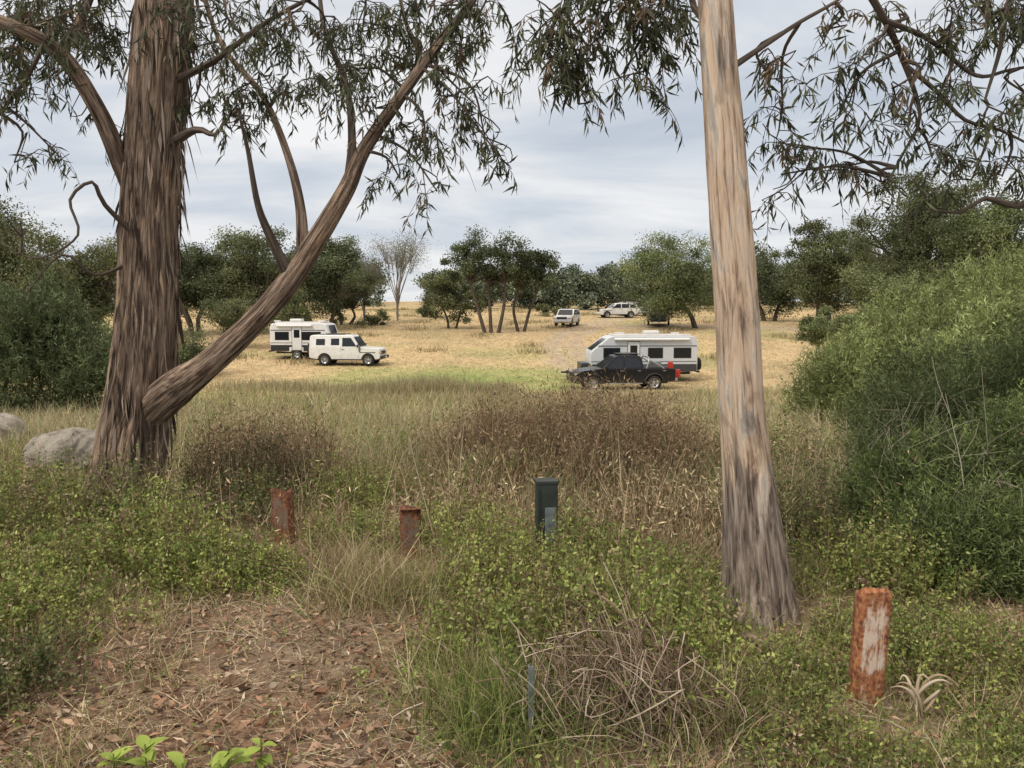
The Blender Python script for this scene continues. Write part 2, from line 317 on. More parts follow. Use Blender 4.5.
# spots with little growth: around posts, boulders and tree feet
CLEAR=[(-4.95,7.9,.6),(1.49,3.0,.16),(1.44,2.85,.2),(-1.68,5.2,.26),(-.68,4.85,.24),(-3.2,6.0,.55),(1.35,4.0,.28),(1.64,2.9,.2),(-6.9,9.6,.6)]
def clearmask(x,y):
    k=np.ones(len(x),bool)
    for cx,cy,r in CLEAR: k&=((x-cx)**2+(y-cy)**2>r*r)|(rng.random(len(x))<.1)
    return k
def drymap(x,y):
    """patchy dead/dry areas in the rough foreground"""
    return sstep(.42,.58,fbm(x*.75+11,y*.75,3,57)+.07*np.exp(-((x)**2/2+(y-5.6)**2/1.5))-.05*(x<-1.6))
g_=Acc()
x,y=wedge(135000,2.3,34);n=len(x)
dens=.3+.7*sstep(.35,.6,fbm(x*1.1,y*1.1,3,50));dens*=1-.75*barespot(x,y)
k=(rng.random(n)<dens);x,y=x[k],y[k];n=len(x)
t=sstep(.35,.62,fbm(x*.7,y*.7,3,51)+.1*sstep(.5,2,x)*(y<6))
sz=(y/4)**.55
blades(g_,onground(x,y),rng.uniform(.04,.15,n)*(.6+.9*fbm(x*.9,y*.9,2,52))*np.clip(sz,.9,2),.0042*np.maximum(sz,.9)**1.6,mixcols(n,np.clip(t*.9-.5*drymap(x,y),0,1),GREEN,STRAW),.5,.6)
g_.build('short_grass',M_grass)
g_=Acc();x,y=wedge(46000,2.3,8);n=len(x);k=rng.random(n)<(.3+.7*np.maximum(drymap(x,y),barespot(x,y)*.45));x,y=x[k],y[k];n=len(x)
blades(g_,onground(x,y,.004),rng.uniform(.02,.07,n),.0035,pick(n,STRAW+[(.42,.33,.24),(.24,.17,.12)],.2),2.2,1.5)
g_.build('dead_grass_thatch',M_dry)
g_=Acc()
x,y=wedge(135000,5.4,38,.8);n=len(x)
hn=fbm(x*.35,y*.35,3,60)
k=(rng.random(n)<sstep(.3,.55,fbm(x*.9,y*.9,3,61))*.9+.1)&(y<32+8*hn)&(rng.random(n)<sstep(5.6,8.2,y+1.0*(x>0)-(x<-2.2)*1))&clearmask(x,y)
x,y,hn=x[k],y[k],hn[k];n=len(x);sz=(y/6)**.6
t=sstep(.38,.6,fbm(x*.4+3,y*.4,3,62));s2=rng.random(n)<.36
C=mixcols(n,t*.42,GREEN,STRAW);C=np.where(s2[:,None],pick(n,SAGE),C)
blades(g_,onground(x,y),rng.uniform(.2,.6,n)*(.4+1.15*hn)*(1-.1*sstep(24,33,y))*(.55+.9*fbm(x*1.4,y*.8,2,63)),.006*sz**1.5,C,.3,.45)
g_.build('tall_meadow_grass',M_grass)
g_=Acc()
x,y=wedge(80000,28,125,.75);n=len(x);k=rng.random(n)>track_mask(x,y)*.95;x,y=x[k],y[k];n=len(x)
C=ground_col(x,y)*(1+rng.normal(0,.16,(n,1)))*1.15
blades(g_,onground(x,y),rng.uniform(.03,.12,n)*(.6+fbm(x*.2,y*.2,3,71)),.05*(y/40)**1.0,C,.5,.5)
for px,d,r,nn,hh in [(385,35,1.4,900,.95),(430,35.5,1.8,1500,1.2),(480,35,1.2,800,.85),(350,36,1.2,500,.75),(505,34,.6,400,.9),(300,38,2,800,.8),(690,34,2,500,.45),(760,36,3,600,.5),(600,33,3,800,.45),(550,32,2,500,.4),(250,39,2.5,800,.8),(640,31,3,800,.5),(460,30,2.5,800,.6),(340,31,2.5,800,.6)]:
    cx=(px-512)/F*d;xx=cx+rng.normal(0,r*.55,nn);yy=d+rng.normal(0,.8,nn)
    blades(g_,onground(xx,yy),rng.uniform(.4,1,nn)*hh,.03,pick(nn,[(.42,.35,.22),(.35,.3,.18),(.32,.31,.17)]),.15,.25)
for q in range(150):
    cy=rng.uniform(52,120);cx=rng.uniform(-.6,.6)*cy;nn=90
    if track_mask(np.array([cx]),np.array([cy]))[0]>.1: continue
    blades(g_,onground(cx+rng.normal(0,.7,nn),cy+rng.normal(0,.7,nn)),rng.uniform(.15,.55,nn),.07,pick(nn,[(.38,.31,.18),(.3,.28,.15),(.46,.37,.22)]),.3,.3)
g_.build('paddock_grass',M_grass)
# brown dock / reed stands
g_=Acc()
def stand(cx,cy,rx,ry,nn,h0,h1,cols=BROWN,seed=80):
    x=cx+rx*rng.uniform(-1.15,1.15,nn);y=cy+ry*rng.uniform(-1.15,1.15,nn)
    e=((x-cx)/rx)**2+((y-cy)/ry)**2+(fbm(x*1.5,y*1.5,3,seed)-.5)*1.4
    k=(e<1.0)&(rng.random(nn)<.4+.65*fbm(x*2.5,y*2.5,2,seed+4)*1.4)&clearmask(x,y);x,y,e=x[k],y[k],e[k];n=len(x)
    if n==0: return
    h=rng.uniform(h0*.6,h1,n)*(.5+.95*fbm(x*1.3,y*1.3,3,seed+1))*(1-.4*sstep(.3,1.0,e));P=onground(x,y)
    blades(g_,P,h,.008,pick(n,cols,.25),.18,.18)
    m=7;PP=np.repeat(P,m,0);PP[:,2]+=np.repeat(h,m)*rng.uniform(.25,.98,n*m);PP[:,:2]+=rng.normal(0,.06,(n*m,2))
    leaves(g_,PP,rng.normal(0,1,(n*m,3))+[0,0,.9],rng.uniform(.02,.08,n*m),.010,pick(n*m,cols,.25))
MIXB=BROWN+[(.36,.27,.17),(.33,.25,.15),(.24,.23,.11)]
stand(.75,8.3,1.45,1.1,6500,.9,1.3,BROWN+[(.38,.26,.15),(.36,.25,.15),(.3,.26,.13)])
stand(.9,7.3,1.05,.7,3000,.6,.95,MIXB,84)
stand(-.35,9.4,1.1,1.0,2000,.6,.85,MIXB,85)
stand(-.3,6.9,.9,.5,1300,.3,.6,MIXB+GREEN,83)
stand(-2.7,8.4,.9,.9,2400,.6,.95,MIXB)
stand(-1.95,7.2,.35,.5,350,.7,1.0)
stand(-2.35,6.6,.5,.5,1300,.5,.85,[(.14,.1,.07),(.2,.15,.1),(.13,.13,.06)])
stand(1.2,5.6,.7,.6,900,.3,.6,MIXB+STRAW,86)
stand(-.2,5.9,.8,.5,600,.2,.42,MIXB+STRAW,87)
stand(-6.2,13,1.5,1.5,1200,.5,.9,BROWN+SAGE)
stand(3.7,12,1.6,2,1600,.4,.75,STRAW+SAGE)
stand(2.9,8.6,.8,.9,900,.4,.7,STRAW+BROWN,88)
for q in range(190):
    x0,y0=wedge(1,4.6,26);stand(x0[0],y0[0],.2,.2,14,.45,1.0,BROWN+STRAW)
g_.build('dry_dock_stems',M_dry)
g_=Acc()
def tuft(cx,cy,r,nn,h0,h1,cols,w=.005,lean=.35,bend=.6):
    xx=cx+rng.normal(0,r*.5,nn);yy=cy+rng.normal(0,r*.5,nn);k=clearmask(xx,yy);xx,yy=xx[k],yy[k];nn=len(xx)
    blades(g_,onground(xx,yy),rng.uniform(h0,h1,nn),w,pick(nn,cols),lean,bend)
for cx,cy,r,nn,a_,b_,cl in [(-.85,4.2,.28,560,.2,.46,STRAW+STRAW+GREEN),(-.5,4.2,.25,380,.15,.36,STRAW+GREEN),(-1.05,4.6,.26,360,.2,.42,STRAW+BROWN),
    (-2.2,3.6,.25,300,.1,.25,STRAW+BROWN),(-2.45,4.1,.3,200,.15,.3,STRAW+GREEN),(.0,2.85,.3,1100,.15,.36,GREEN+[(.1,.14,.05)]),(-.2,3.15,.3,600,.12,.3,GREEN+STRAW),
    (.8,2.95,.3,700,.12,.32,GREEN+STRAW+[(.09,.12,.05)]),(.35,3.3,.35,700,.15,.38,GREEN+STRAW),(1.2,3.4,.3,350,.06,.16,GREEN+STRAW),(1.75,2.7,.4,500,.05,.12,GREEN+STRAW),
    (1.95,3.6,.5,700,.06,.16,GREEN+STRAW),(2.15,3.2,.4,600,.06,.17,GREEN+STRAW),(.6,4.5,.6,600,.12,.3,BROWN+STRAW),(1.0,5.2,.5,700,.15,.36,STRAW+BROWN),(0,5.4,.6,900,.15,.36,STRAW+BROWN),
    (-2.9,5.0,.5,500,.15,.35,GREEN+STRAW),(-1.7,5.8,.5,600,.12,.32,BROWN+STRAW),(1.75,4.5,.25,400,.08,.22,GREEN+STRAW),(.95,3.9,.3,350,.12,.3,GREEN),(-.3,4.6,.4,500,.12,.32,STRAW+BROWN)]:
    tuft(cx,cy,r,nn,a_,b_,cl)
for q in range(70):
    x0,y0=wedge(1,2.5,6);tuft(x0[0],y0[0],.16,65,.06,.22,STRAW+GREEN if q%3 else STRAW+BROWN)
g_.build('grass_tussocks',M_grass)
# ------------------------------------------------------------ low leafy shrubs
def weed_shrub(acc,cx,cy,rx,ry,h,nst,cols,leaf=.022,m=20):
    x=cx+rng.normal(0,rx*.5,nst);y=cy+rng.normal(0,ry*.5,nst);k=clearmask(x,y);x,y=x[k],y[k];nst=len(x);P=onground(x,y)
    a=rng.uniform(0,6.283,nst);le=np.abs(rng.normal(0,.45,nst));hh=h*rng.uniform(.35,1.15,nst)*(.5+fbm(x*3,y*3,2,66))
    fall=np.exp(-(((x-cx)/rx)**2+((y-cy)/ry)**2)*.8);hh*=.45+.7*fall
    D=np.c_[np.cos(a)*le,np.sin(a)*le,np.ones(nst)];t=rng.uniform(.15,1.0,(nst,m))
    Q=P[:,None]+D[:,None]*hh[:,None,None]*t[...,None];Q[...,2]-=(le[:,None]*hh[:,None]*.5*t**2);Q=Q+rng.normal(0,.016,Q.shape)
    tint=rng.uniform(.8,1.2);base=pick(nst,cols,.22)*tint;dead=rng.random(nst)<.09;base[dead]=pick(int(dead.sum()),BROWN)
    C=np.repeat(base,m,0)*(1+rng.normal(0,.14,(nst*m,1)))
    leaves(acc,Q.reshape(-1,3),rng.normal(0,1,(nst*m,3))+[0,0,.5],rng.uniform(.5,1.4,nst*m)*leaf,leaf*.55,C)
    S=P;T=P+D*hh[:,None];T[:,2]-=le*hh*.5;s=np.c_[-np.sin(a),np.cos(a),np.zeros(nst)]*.0022
    V=np.stack([S-s,S+s,T+s*.5,T-s*.5],1);acc.add(V,[np.arange(nst*4).reshape(-1,4)],np.repeat(pick(nst,[(.18,.14,.08),(.25,.16,.1)]),4,0))
BUSHG=[(.19,.24,.06),(.27,.31,.085),(.14,.19,.05),(.33,.355,.11),(.24,.24,.09)]
DIM=[(.12,.15,.05),(.16,.19,.06),(.1,.12,.05),(.2,.17,.09)]
SH=[(-3.4,5.3,.7,.5,.62,640,.028,0),(-2.3,4.9,.55,.4,.5,560,.026,0),(-2.75,5.5,.45,.35,.5,380,.026,1),(-3.5,4.5,.55,.4,.44,520,.026,0),(-2.75,4.25,.45,.35,.42,440,.024,0),(-2.5,3.7,.45,.35,.34,420,.024,0),(-1.9,4.5,.4,.3,.34,340,.024,0),(-4.6,6.6,.8,.6,.5,380,.026,0),
    (-2.25,3.2,.35,.3,.26,300,.022,1),(-1.5,4.5,.35,.25,.28,240,.022,0),(-1.15,5.3,.4,.35,.34,260,.024,0),(-2.35,2.9,.3,.3,.26,260,.022,1),(-2.1,6.1,.5,.4,.4,320,.026,1),(-1.5,6.6,.5,.4,.4,320,.026,0),
    (-.15,4.8,.4,.35,.4,320,.024,0),(.45,4.6,.45,.4,.44,440,.026,0),(.15,4.15,.45,.3,.46,440,.024,0),(.65,3.8,.45,.35,.42,420,.026,0),(.3,3.45,.4,.3,.56,460,.026,0),(.62,3.2,.35,.3,.5,280,.024,0),(-.15,3.5,.35,.3,.32,260,.022,0),(1.1,6.2,.6,.5,.4,240,.024,1),(-.45,5.5,.4,.35,.32,260,.024,0),(1.0,4.4,.3,.3,.32,240,.022,0),
    (2.3,4.4,.55,.45,.44,540,.026,0),(1.85,3.6,.45,.35,.2,340,.02,0),(2.15,3.35,.45,.35,.22,420,.02,0),(1.2,2.75,.4,.3,.14,240,.018,0),(2.0,2.75,.5,.3,.14,280,.018,0),(2.0,5.4,.5,.6,.4,420,.026,1),(1.15,3.15,.35,.25,.18,260,.02,0),
    (-5.6,7.2,1,.4,.36,260,.03,0),(2.4,7.4,.9,.8,.5,420,.03,1),(0,7.6,.6,.4,.4,260,.03,0),(3.2,9.5,.9,.9,.6,480,.035,0),(-3.6,10.5,1.2,1,.5,380,.035,0),(-1.4,10.0,1.0,.8,.45,320,.035,0)]
for q,s in enumerate(SH):
    A=Acc();weed_shrub(A,*s[:5],s[5],DIM if s[7] else BUSHG,s[6]);A.build('low_shrub',M_leaf)
A=Acc();
x,y=wedge(5600,2.4,9);k=((barespot(x,y)<.5)&(drymap(x,y)<.7))|(rng.random(len(x))<.14);x,y=x[k],y[k];k=clearmask(x,y);x,y=x[k],y[k]
P=np.repeat(onground(x,y),10,0);P[:,:2]+=rng.normal(0,.032,(len(P),2));P[:,2]+=rng.uniform(.01,.12,len(P))
leaves(A,P,rng.normal(0,1,(len(P),3))+[0,0,.3],rng.uniform(.012,.03,len(P)),.013,pick(len(P),BUSHG+DIM))
A.build('ground_cover_weeds',M_leaf)
# leaf litter and fallen twigs
A=Acc();x,y=wedge(42000,2.2,7.5);k=rng.random(len(x))<(.25+.75*np.maximum(barespot(x,y),sstep(.5,.7,fbm(x*1.2,y*1.2,3,90))));x,y=x[k],y[k];n=len(x)
P=onground(x,y,.006);P[:,2]+=rng.uniform(0,.03,n);a=rng.uniform(0,6.28,n);ll=rng.uniform(.02,.085,n)*rng.uniform(.5,1,n)
leaves(A,P,np.c_[np.cos(a),np.sin(a),rng.normal(0,.3,n)],ll,ll*rng.uniform(.15,.45,n),pick(n,[(.34,.2,.13),(.42,.29,.2),(.2,.13,.09),(.48,.38,.28),(.29,.16,.1),(.14,.095,.07),(.24,.15,.1)],.22),.2)
A.build('leaf_litter',M_dry)
A=Acc()
for q in range(380):
    x0,y0=wedge(1,2.3,6.5);x0=x0[0];y0=y0[0];a=rng.uniform(0,6.28);l=rng.uniform(.08,.45)
    pts=[];aa=a
    for t in range(4):
        pts.append([x0,y0,float(H(x0,y0))+.015+rng.uniform(0,.02)]);x0+=math.cos(aa)*l/3;y0+=math.sin(aa)*l/3;aa+=rng.normal(0,.25)
    r=rng.uniform(.001,.004);tube(A,pts,[r,r,r*.8,r*.5],5,.05,C=[(.3,.24,.17),(.2,.15,.1),(.42,.36,.28)][q%3])
A.build('fallen_twigs',M_dry)
# dead stick pile: a tangle leaning to the right
A=Acc();cx,cy=.42,2.88
for q in range(640):
    ex=rng.normal(0,.25);ey=rng.normal(0,.14);bx=cx+ex;by=cy+ey;z0=float(H(bx,by));top=.48*math.exp(-(ex/.36)**2-(ey/.25)**2)
    zc_=z0+top*rng.uniform(.2,1.0);az=rng.normal(-.35,.9) if rng.random()<.65 else rng.uniform(0,6.28)
    el=rng.normal(-.75,.4);l=rng.uniform(.12,.5)*(1.0 if q%3 else .5)
    D=np.array([math.cos(az)*math.cos(el),math.sin(az)*math.cos(el),math.sin(el)]);P0=np.array([bx,by,zc_]);pts=[]
    side=rng.normal(0,.06,3)
    for t in (-.5,-.15,.2,.5):
        p_=P0+D*l*t+side*math.cos(t*3)+rng.normal(0,.006,3)-np.array([0,0,.15*l*(t+.5)**2]);p_[2]=max(p_[2],float(H(p_[0],p_[1]))+.005);pts.append(p_)
    r=rng.uniform(.0008,.0032);cc=[(.32,.25,.18),(.2,.14,.1),(.46,.38,.29),(.12,.085,.06),(.26,.19,.13)][rng.integers(5)]
    tube(A,pts,[r,r,r*.8,r*.4],4,.08,C=cc)
A.build('dead_stick_pile',M_dry)
# broad-leaved plant in the very front
A=Acc()
for cx,cy,nn,hh in [(-1.28,2.55,9,.17),(-1.13,2.5,8,.13),(-.98,2.52,10,.18),(-.9,2.62,7,.14),(-1.42,2.6,6,.1)]:
    for q in range(nn):
        a=rng.uniform(0,6.28);P0=np.array([cx,cy,float(H(cx,cy))+hh*rng.uniform(.4,1)]);D=np.array([math.cos(a),math.sin(a),rng.uniform(.1,.9)]);D/=np.linalg.norm(D)
        S=np.cross(D,[0,0,1]);S/=np.linalg.norm(S);Nn=np.cross(S,D);l=rng.uniform(.06,.1);wd=l*.48
        ts=np.array([0,.15,.35,.6,.82,1]);ws=np.array([.05,.6,1,.85,.45,.02])*wd/2
        c=P0+D*ts[:,None]*l-np.array([0,0,1])*(ts[:,None]**2*l*.35)
        V=np.concatenate([c-S*ws[:,None]+Nn*ws[:,None]*.35,c,c+S*ws[:,None]+Nn*ws[:,None]*.35]);f=[]
        for t in range(5): f+= [[t,t+6,t+7,t+1],[t+6,t+12,t+13,t+7]]
        A.add(V,[f],np.array([.3,.38,.08])*rng.uniform(.7,1.2))
    tube(A,[[cx,cy,float(H(cx,cy))-.02],[cx,cy,float(H(cx,cy))+hh]],[.004,.003],5,.05,C=(.2,.26,.08))
A.build('broad_leaf_plant',M_leaf,smooth=True)
# ------------------------------------------------------------ background trees
def crown(acc,c,rad,nc,per,leaf,cols,flat=.65,rcf=.3,wood=None,fork=None,bias=0.1):
    c=np.array(c);rad=np.array(rad)
    d=norm(rng.normal(size=(nc,3))+[0,0,bias]);u=rng.random(nc)**.5*.9
    lump=.8+.45*fbm(d[:,0]*1.6+c[0],d[:,2]*1.6+d[:,1]*1.3+c[1],2,55)
    P=c+d*(u*lump)[:,None]*rad;rc=rad[0]*rcf*rng.uniform(.5,1.3,nc)
    br=rng.uniform(.55,1.5,nc)
    q=norm(rng.normal(size=(nc*per,3)))*(rng.random((nc*per,1))**.6)*rng.uniform(.75,1.3,(nc*per,1))
    Q=np.repeat(P,per,0)+q*np.repeat(rc,per)[:,None]*[1,1,flat]
    C=pick(nc,cols,.1)*br[:,None];C=np.repeat(C,per,0)*(1+rng.normal(0,.22,(nc*per,1)))
    leaves(acc,Q,rng.normal(size=(nc*per,3))+[0,0,.2],leaf*rng.uniform(.5,1.4,nc*per),leaf*.6,C)
    if wood is not None:
        for i in range(0,nc,max(1,nc//14)):
            f0=np.array(fork);mid=(f0+P[i])/2+rng.normal(0,.12*rad[0],3)*[1,1,.3];r=wood[1]
            tube(wood[0],[f0,mid,P[i]],[r*.6,r*.35,r*.12],6,.8)
def bgtree(name,px,d,top,bot,hw,nc=34,per=420,leaf=.2,cols=None,tr=.16,stems=1,flat=.7,tpx=None,yr=None,rcf=.34):
    X=(px-512)/F*d;k=d/F;zt=CAMH+(308-top)*k;zb=CAMH+(308-bot)*k;Rr=hw*k
    tX=X if tpx is None else (tpx-512)*k;g0=float(H(tX,d));e=empty(name,(0,0,0));W=Acc();Lf=Acc()
    cz=(zt+zb)/2
    for s in range(stems):
        off=(s-(stems-1)/2)/max(stems,1)*1.3*Rr if stems>1 else 0
        bx=tX+off*.35+rng.normal(0,.1);top_=np.array([X+off,d+rng.normal(0,.4),zb+(zt-zb)*.3])
        mid=(np.array([bx,d,g0])+top_)/2+np.array([rng.normal(0,.25),0,0])
        tube(W,[[bx,d,g0-.2],mid,top_],[tr*1.3,tr,tr*.8],8,.5,rough=.08)
        crown(Lf,(top_[0],top_[1],cz+rng.normal(0,.1)*(zt-zb)*(stems>1)),(Rr*(1.05 if stems==1 else .72),(yr or Rr*.9)*(1 if stems==1 else .8),(zt-zb)/2*1.05),nc//stems,per,leaf,cols,flat,rcf if stems==1 else rcf*1.2,(W,tr),top_)
    W.build('trunk',M_twig,e,True);Lf.build('foliage',M_leaf,e);return e
DK=[(.095,.115,.058),(.115,.135,.064),(.08,.098,.05)];LT=[(.16,.19,.08),(.135,.165,.07),(.18,.205,.095)];OL=[(.13,.15,.07),(.105,.125,.06),(.155,.165,.08)]
bgtree('spreading_tree',452,76,262,324,32,40,340,.19,OL,.1,2)
bgtree('spreading_tree',488,72,240,302,40,42,360,.19,DK,.15,3,tpx=492)
bgtree('spreading_tree',530,73,243,302,30,38,360,.19,DK,.13,2,tpx=520)
bgtree('round_tree',670,76,238,322,50,110,380,.19,LT,.22,1,tpx=695,rcf=.3)
bgtree('gum_tree',822,78,212,312,46,80,380,.21,OL,.2,2)
bgtree('gum_tree',925,68,182,300,70,120,400,.2,OL,.3,3)
bgtree('gum_tree',990,60,204,310,58,80,400,.19,LT,.3,2)
bgtree('gum_tree',890,62,256,335,48,56,380,.18,LT,.2,1)
bgtree('gum_tree',768,88,254,318,42,50,340,.22,DK,.2,2)
bgtree('gum_tree',865,90,235,312,45,50,340,.22,DK,.2,2)
bgtree('scrub_tree',195,70,243,330,42,56,380,.2,DK,.2,2)
bgtree('scrub_tree',250,72,236,330,50,72,380,.2,OL,.2,2)
bgtree('scrub_tree',320,74,241,328,52,76,380,.2,DK,.2,2)
bgtree('scrub_tree',345,80,266,328,26,32,320,.19,OL,.14,2)
bgtree('scrub_tree',290,60,288,340,32,28,300,.15,LT,.12,1)
bgtree('scrub_tree',225,60,290,344,36,30,300,.15,OL,.12,1)
bgtree('scrub_tree',20,60,213,322,66,84,400,.2,OL,.25,2)
bgtree('scrub_tree',90,64,222,330,42,54,400,.2,OL,.2,2)
bgtree('round_bush',818,48,308,350,24,34,340,.12,LT,.08,1)
bgtree('round_bush',848,40,316,358,22,30,340,.11,LT,.08,1)
bgtree('round_bush',190,46,330,378,46,36,340,.13,OL,.08,1)
bgtree('round_bush',110,40,325,385,34,34,340,.13,LT,.08,1)
bgtree('round_bush',428,92,298,322,12,12,220,.19,OL,.06,1)
bgtree('round_bush',372,80,308,332,18,16,240,.17,OL,.06,1)
bgtree('round_bush',545,95,298,320,14,12,200,.19,OL,.06,1)
bgtree('round_bush',745,90,296,322,20,16,220,.19,OL,.06,1)
M_greyb=simple('grey_bark',(.27,.24,.21),.9)
def bare_tree(name,px,d,top,hw):
    k=d/F;X=(px-512)*k;g0=float(H(X,d));zt=CAMH+(308-top)*k;e=empty(name);W=Acc();Lf=Acc();h=zt-g0
    for s in range(14):
        a=rng.uniform(0,6.28);r=hw*k*rng.uniform(.3,1);m0=np.array([X,d,g0+h*rng.uniform(.1,.35)]);E=np.array([X+math.cos(a)*r,d+math.sin(a)*r,g0+h*rng.uniform(.65,1)])
        tube(W,[[X,d,g0-.1],m0,(m0+E)/2+rng.normal(0,.2,3),E],[.1,.07,.04,.015],5,.6)
        for t in range(7):
            E2=E+rng.normal(0,.6,3);tube(W,[(m0+E*2)/3,(E+E2)/2,E2],[.025,.015,.008],4,.5)
            Q=E2+rng.normal(0,.45,(60,3));leaves(Lf,Q,rng.normal(size=(60,3)),.15,.06,pick(60,[(.2,.2,.14),(.15,.16,.1)]))
    W.build('branches',M_greyb,e,True);Lf.build('foliage',M_leaf,e)
bare_tree('half_bare_tree',398,86,243,26);bare_tree('half_bare_tree',365,82,262,18)
# distant mass of trees on the rise, with a gap left of centre
A=Acc();HAZE_TINTED=[(.15,.175,.12),(.125,.15,.105),(.17,.19,.125)]  # leaf greens paled, with aerial haze painted into the base colour
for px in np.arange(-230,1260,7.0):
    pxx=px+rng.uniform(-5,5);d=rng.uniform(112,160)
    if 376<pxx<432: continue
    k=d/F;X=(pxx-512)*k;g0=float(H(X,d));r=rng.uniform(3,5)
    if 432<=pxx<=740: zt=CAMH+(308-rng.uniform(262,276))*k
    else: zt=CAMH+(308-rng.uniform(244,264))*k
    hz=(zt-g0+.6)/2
    crown(A,(X,d,g0-.4+hz),(r,r,hz),12,170,.5,HAZE_TINTED,.75,.42)
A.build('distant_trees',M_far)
# ------------------------------------------------------------ big bushes (feathery)
def feather(acc,c,rad,ns,m,nl,nw,cols,sl=.22,inner=.55):
    c=np.array(c);rad=np.array(rad)
    d=norm(rng.normal(size=(ns,3)));d[:,2]=np.abs(d[:,2])*np.where(rng.random(ns)<.8,1,-1)
    lump=.72+.56*fbm(d[:,0]*2.8+c[0],d[:,2]*2.8+d[:,1]*2+c[1],4,99)
    P=c+d*rad*(rng.uniform(inner,1,ns)*lump)[:,None]
    P[:,2]=np.maximum(P[:,2],H(P[:,0],P[:,1])+.03)
    D=norm(d*.55+np.array([0,0,.75])+rng.normal(0,.35,(ns,3)));t=rng.uniform(0,1,(ns,m));sl_=sl*rng.uniform(.5,1.5,(ns,1,1))
    Q=P[:,None]+D[:,None]*sl_*t[...,None]
    ND=D[:,None]*.8+rng.normal(0,.6,(ns,m,3))
    b=rng.uniform(.6,1.45,ns)*(.5+1.0*fbm(P[:,0]*2,P[:,2]*2+P[:,1],3,97));C=np.repeat(pick(ns,cols,.1)*b[:,None],m,0)*(1+rng.normal(0,.14,(ns*m,1)))
    leaves(acc,Q.reshape(-1,3),ND.reshape(-1,3),nl*rng.uniform(.7,1.3,ns*m),nw,C)
def bush_mass(name,blobs,cols,nl,nw,sl,m=12):
    e=empty(name);W=Acc();Lf=Acc()
    for (cx,cy,cz,rx,ry,rz,ns) in blobs:
        feather(Lf,(cx,cy,cz),(rx,ry,rz),ns,m,nl,nw,cols,sl)
        g0=float(H(cx,cy))
        for q in range(9):
            E=np.array([cx,cy,cz])+norm(rng.normal(size=3))*np.array([rx,ry,rz])*.85;E[2]=abs(E[2]-cz)+cz
            tube(W,[[cx+rng.normal(0,.1),cy,g0-.05],[(cx+E[0])/2,(cy+E[1])/2,(g0*.6+E[2]*.4)],E],[.035,.02,.006],6,.25)
    W.build('stems',M_twig,e,True);Lf.build('foliage',M_leaf,e)
LG=[(.27,.31,.12),(.31,.345,.145),(.22,.26,.10)];DG=[(.1,.13,.052),(.13,.158,.062),(.08,.102,.042)]
bush_mass('feathery_bush',[(6.9,15.2,-.5,1.2,1.2,1.6,3600),(8.3,15.4,-.3,1.6,1.4,2.2,5000),(10,15.8,0,1.8,1.5,2.8,5400),(12,16.3,.1,2,1.6,3.4,4600),(7.6,13.6,-.6,1.1,1,1.2,2800),(5.9,10.2,-.1,1.0,.9,1.15,3600),(7.2,10.6,.1,1.1,1,1.6,3800)],LG,.1,.02,.33,10)
bush_mass('dark_bush',[(3.85,6.7,.15,.75,.7,.75,4600),(4.7,6.9,.3,.9,.9,1.0,6200),(5.7,7.4,.4,1.1,1,1.2,4600),(4.9,8.8,.1,1.0,1,1.1,3600)],DG,.05,.009,.2,12)
bush_mass('dark_bush',[(2.95,5.2,.1,.6,.6,.6,4400),(3.7,5.3,.15,.7,.6,.8,4800),(2.75,4.45,.05,.42,.4,.42,3000),(3.3,4.3,.1,.55,.45,.52,4000)],DG+[(.17,.215,.07),(.14,.19,.06)],.04,.008,.16,12)
bush_mass('conifer_bush',[(-13.3,22,-.4,1.5,1.4,2.6,4200),(-15.3,22.5,-.4,1.7,1.4,2.9,3800),(-11.8,21.5,-.8,.9,.9,1.5,1600)],[(.12,.15,.07),(.14,.17,.08)],.14,.03,.4,9)
A=Acc()
for q in range(60):
    x0=rng.uniform(2.6,5.2);y0=rng.uniform(4.2,6.6);z0=float(H(x0,y0));h=rng.uniform(.4,1.1);a=rng.uniform(0,6.28)
    E=np.array([x0+math.cos(a)*.25,y0+math.sin(a)*.25,z0+h]);m0=np.array([x0+rng.normal(0,.05),y0,z0+h*.5]);tube(A,[[x0,y0,z0],m0,E],[.005,.0035,.0013],5,.15,C=(.36,.32,.24))
    for t in range(5):
        s0=m0+(E-m0)*rng.uniform(0,.8);tube(A,[s0,s0+rng.normal(0,.09,3)+[0,0,.1],s0+rng.normal(0,.14,3)+[0,0,.2]],[.002,.0015,.001],4,.1,C=(.36,.32,.24))
A.build('bare_twigs',M_dry)
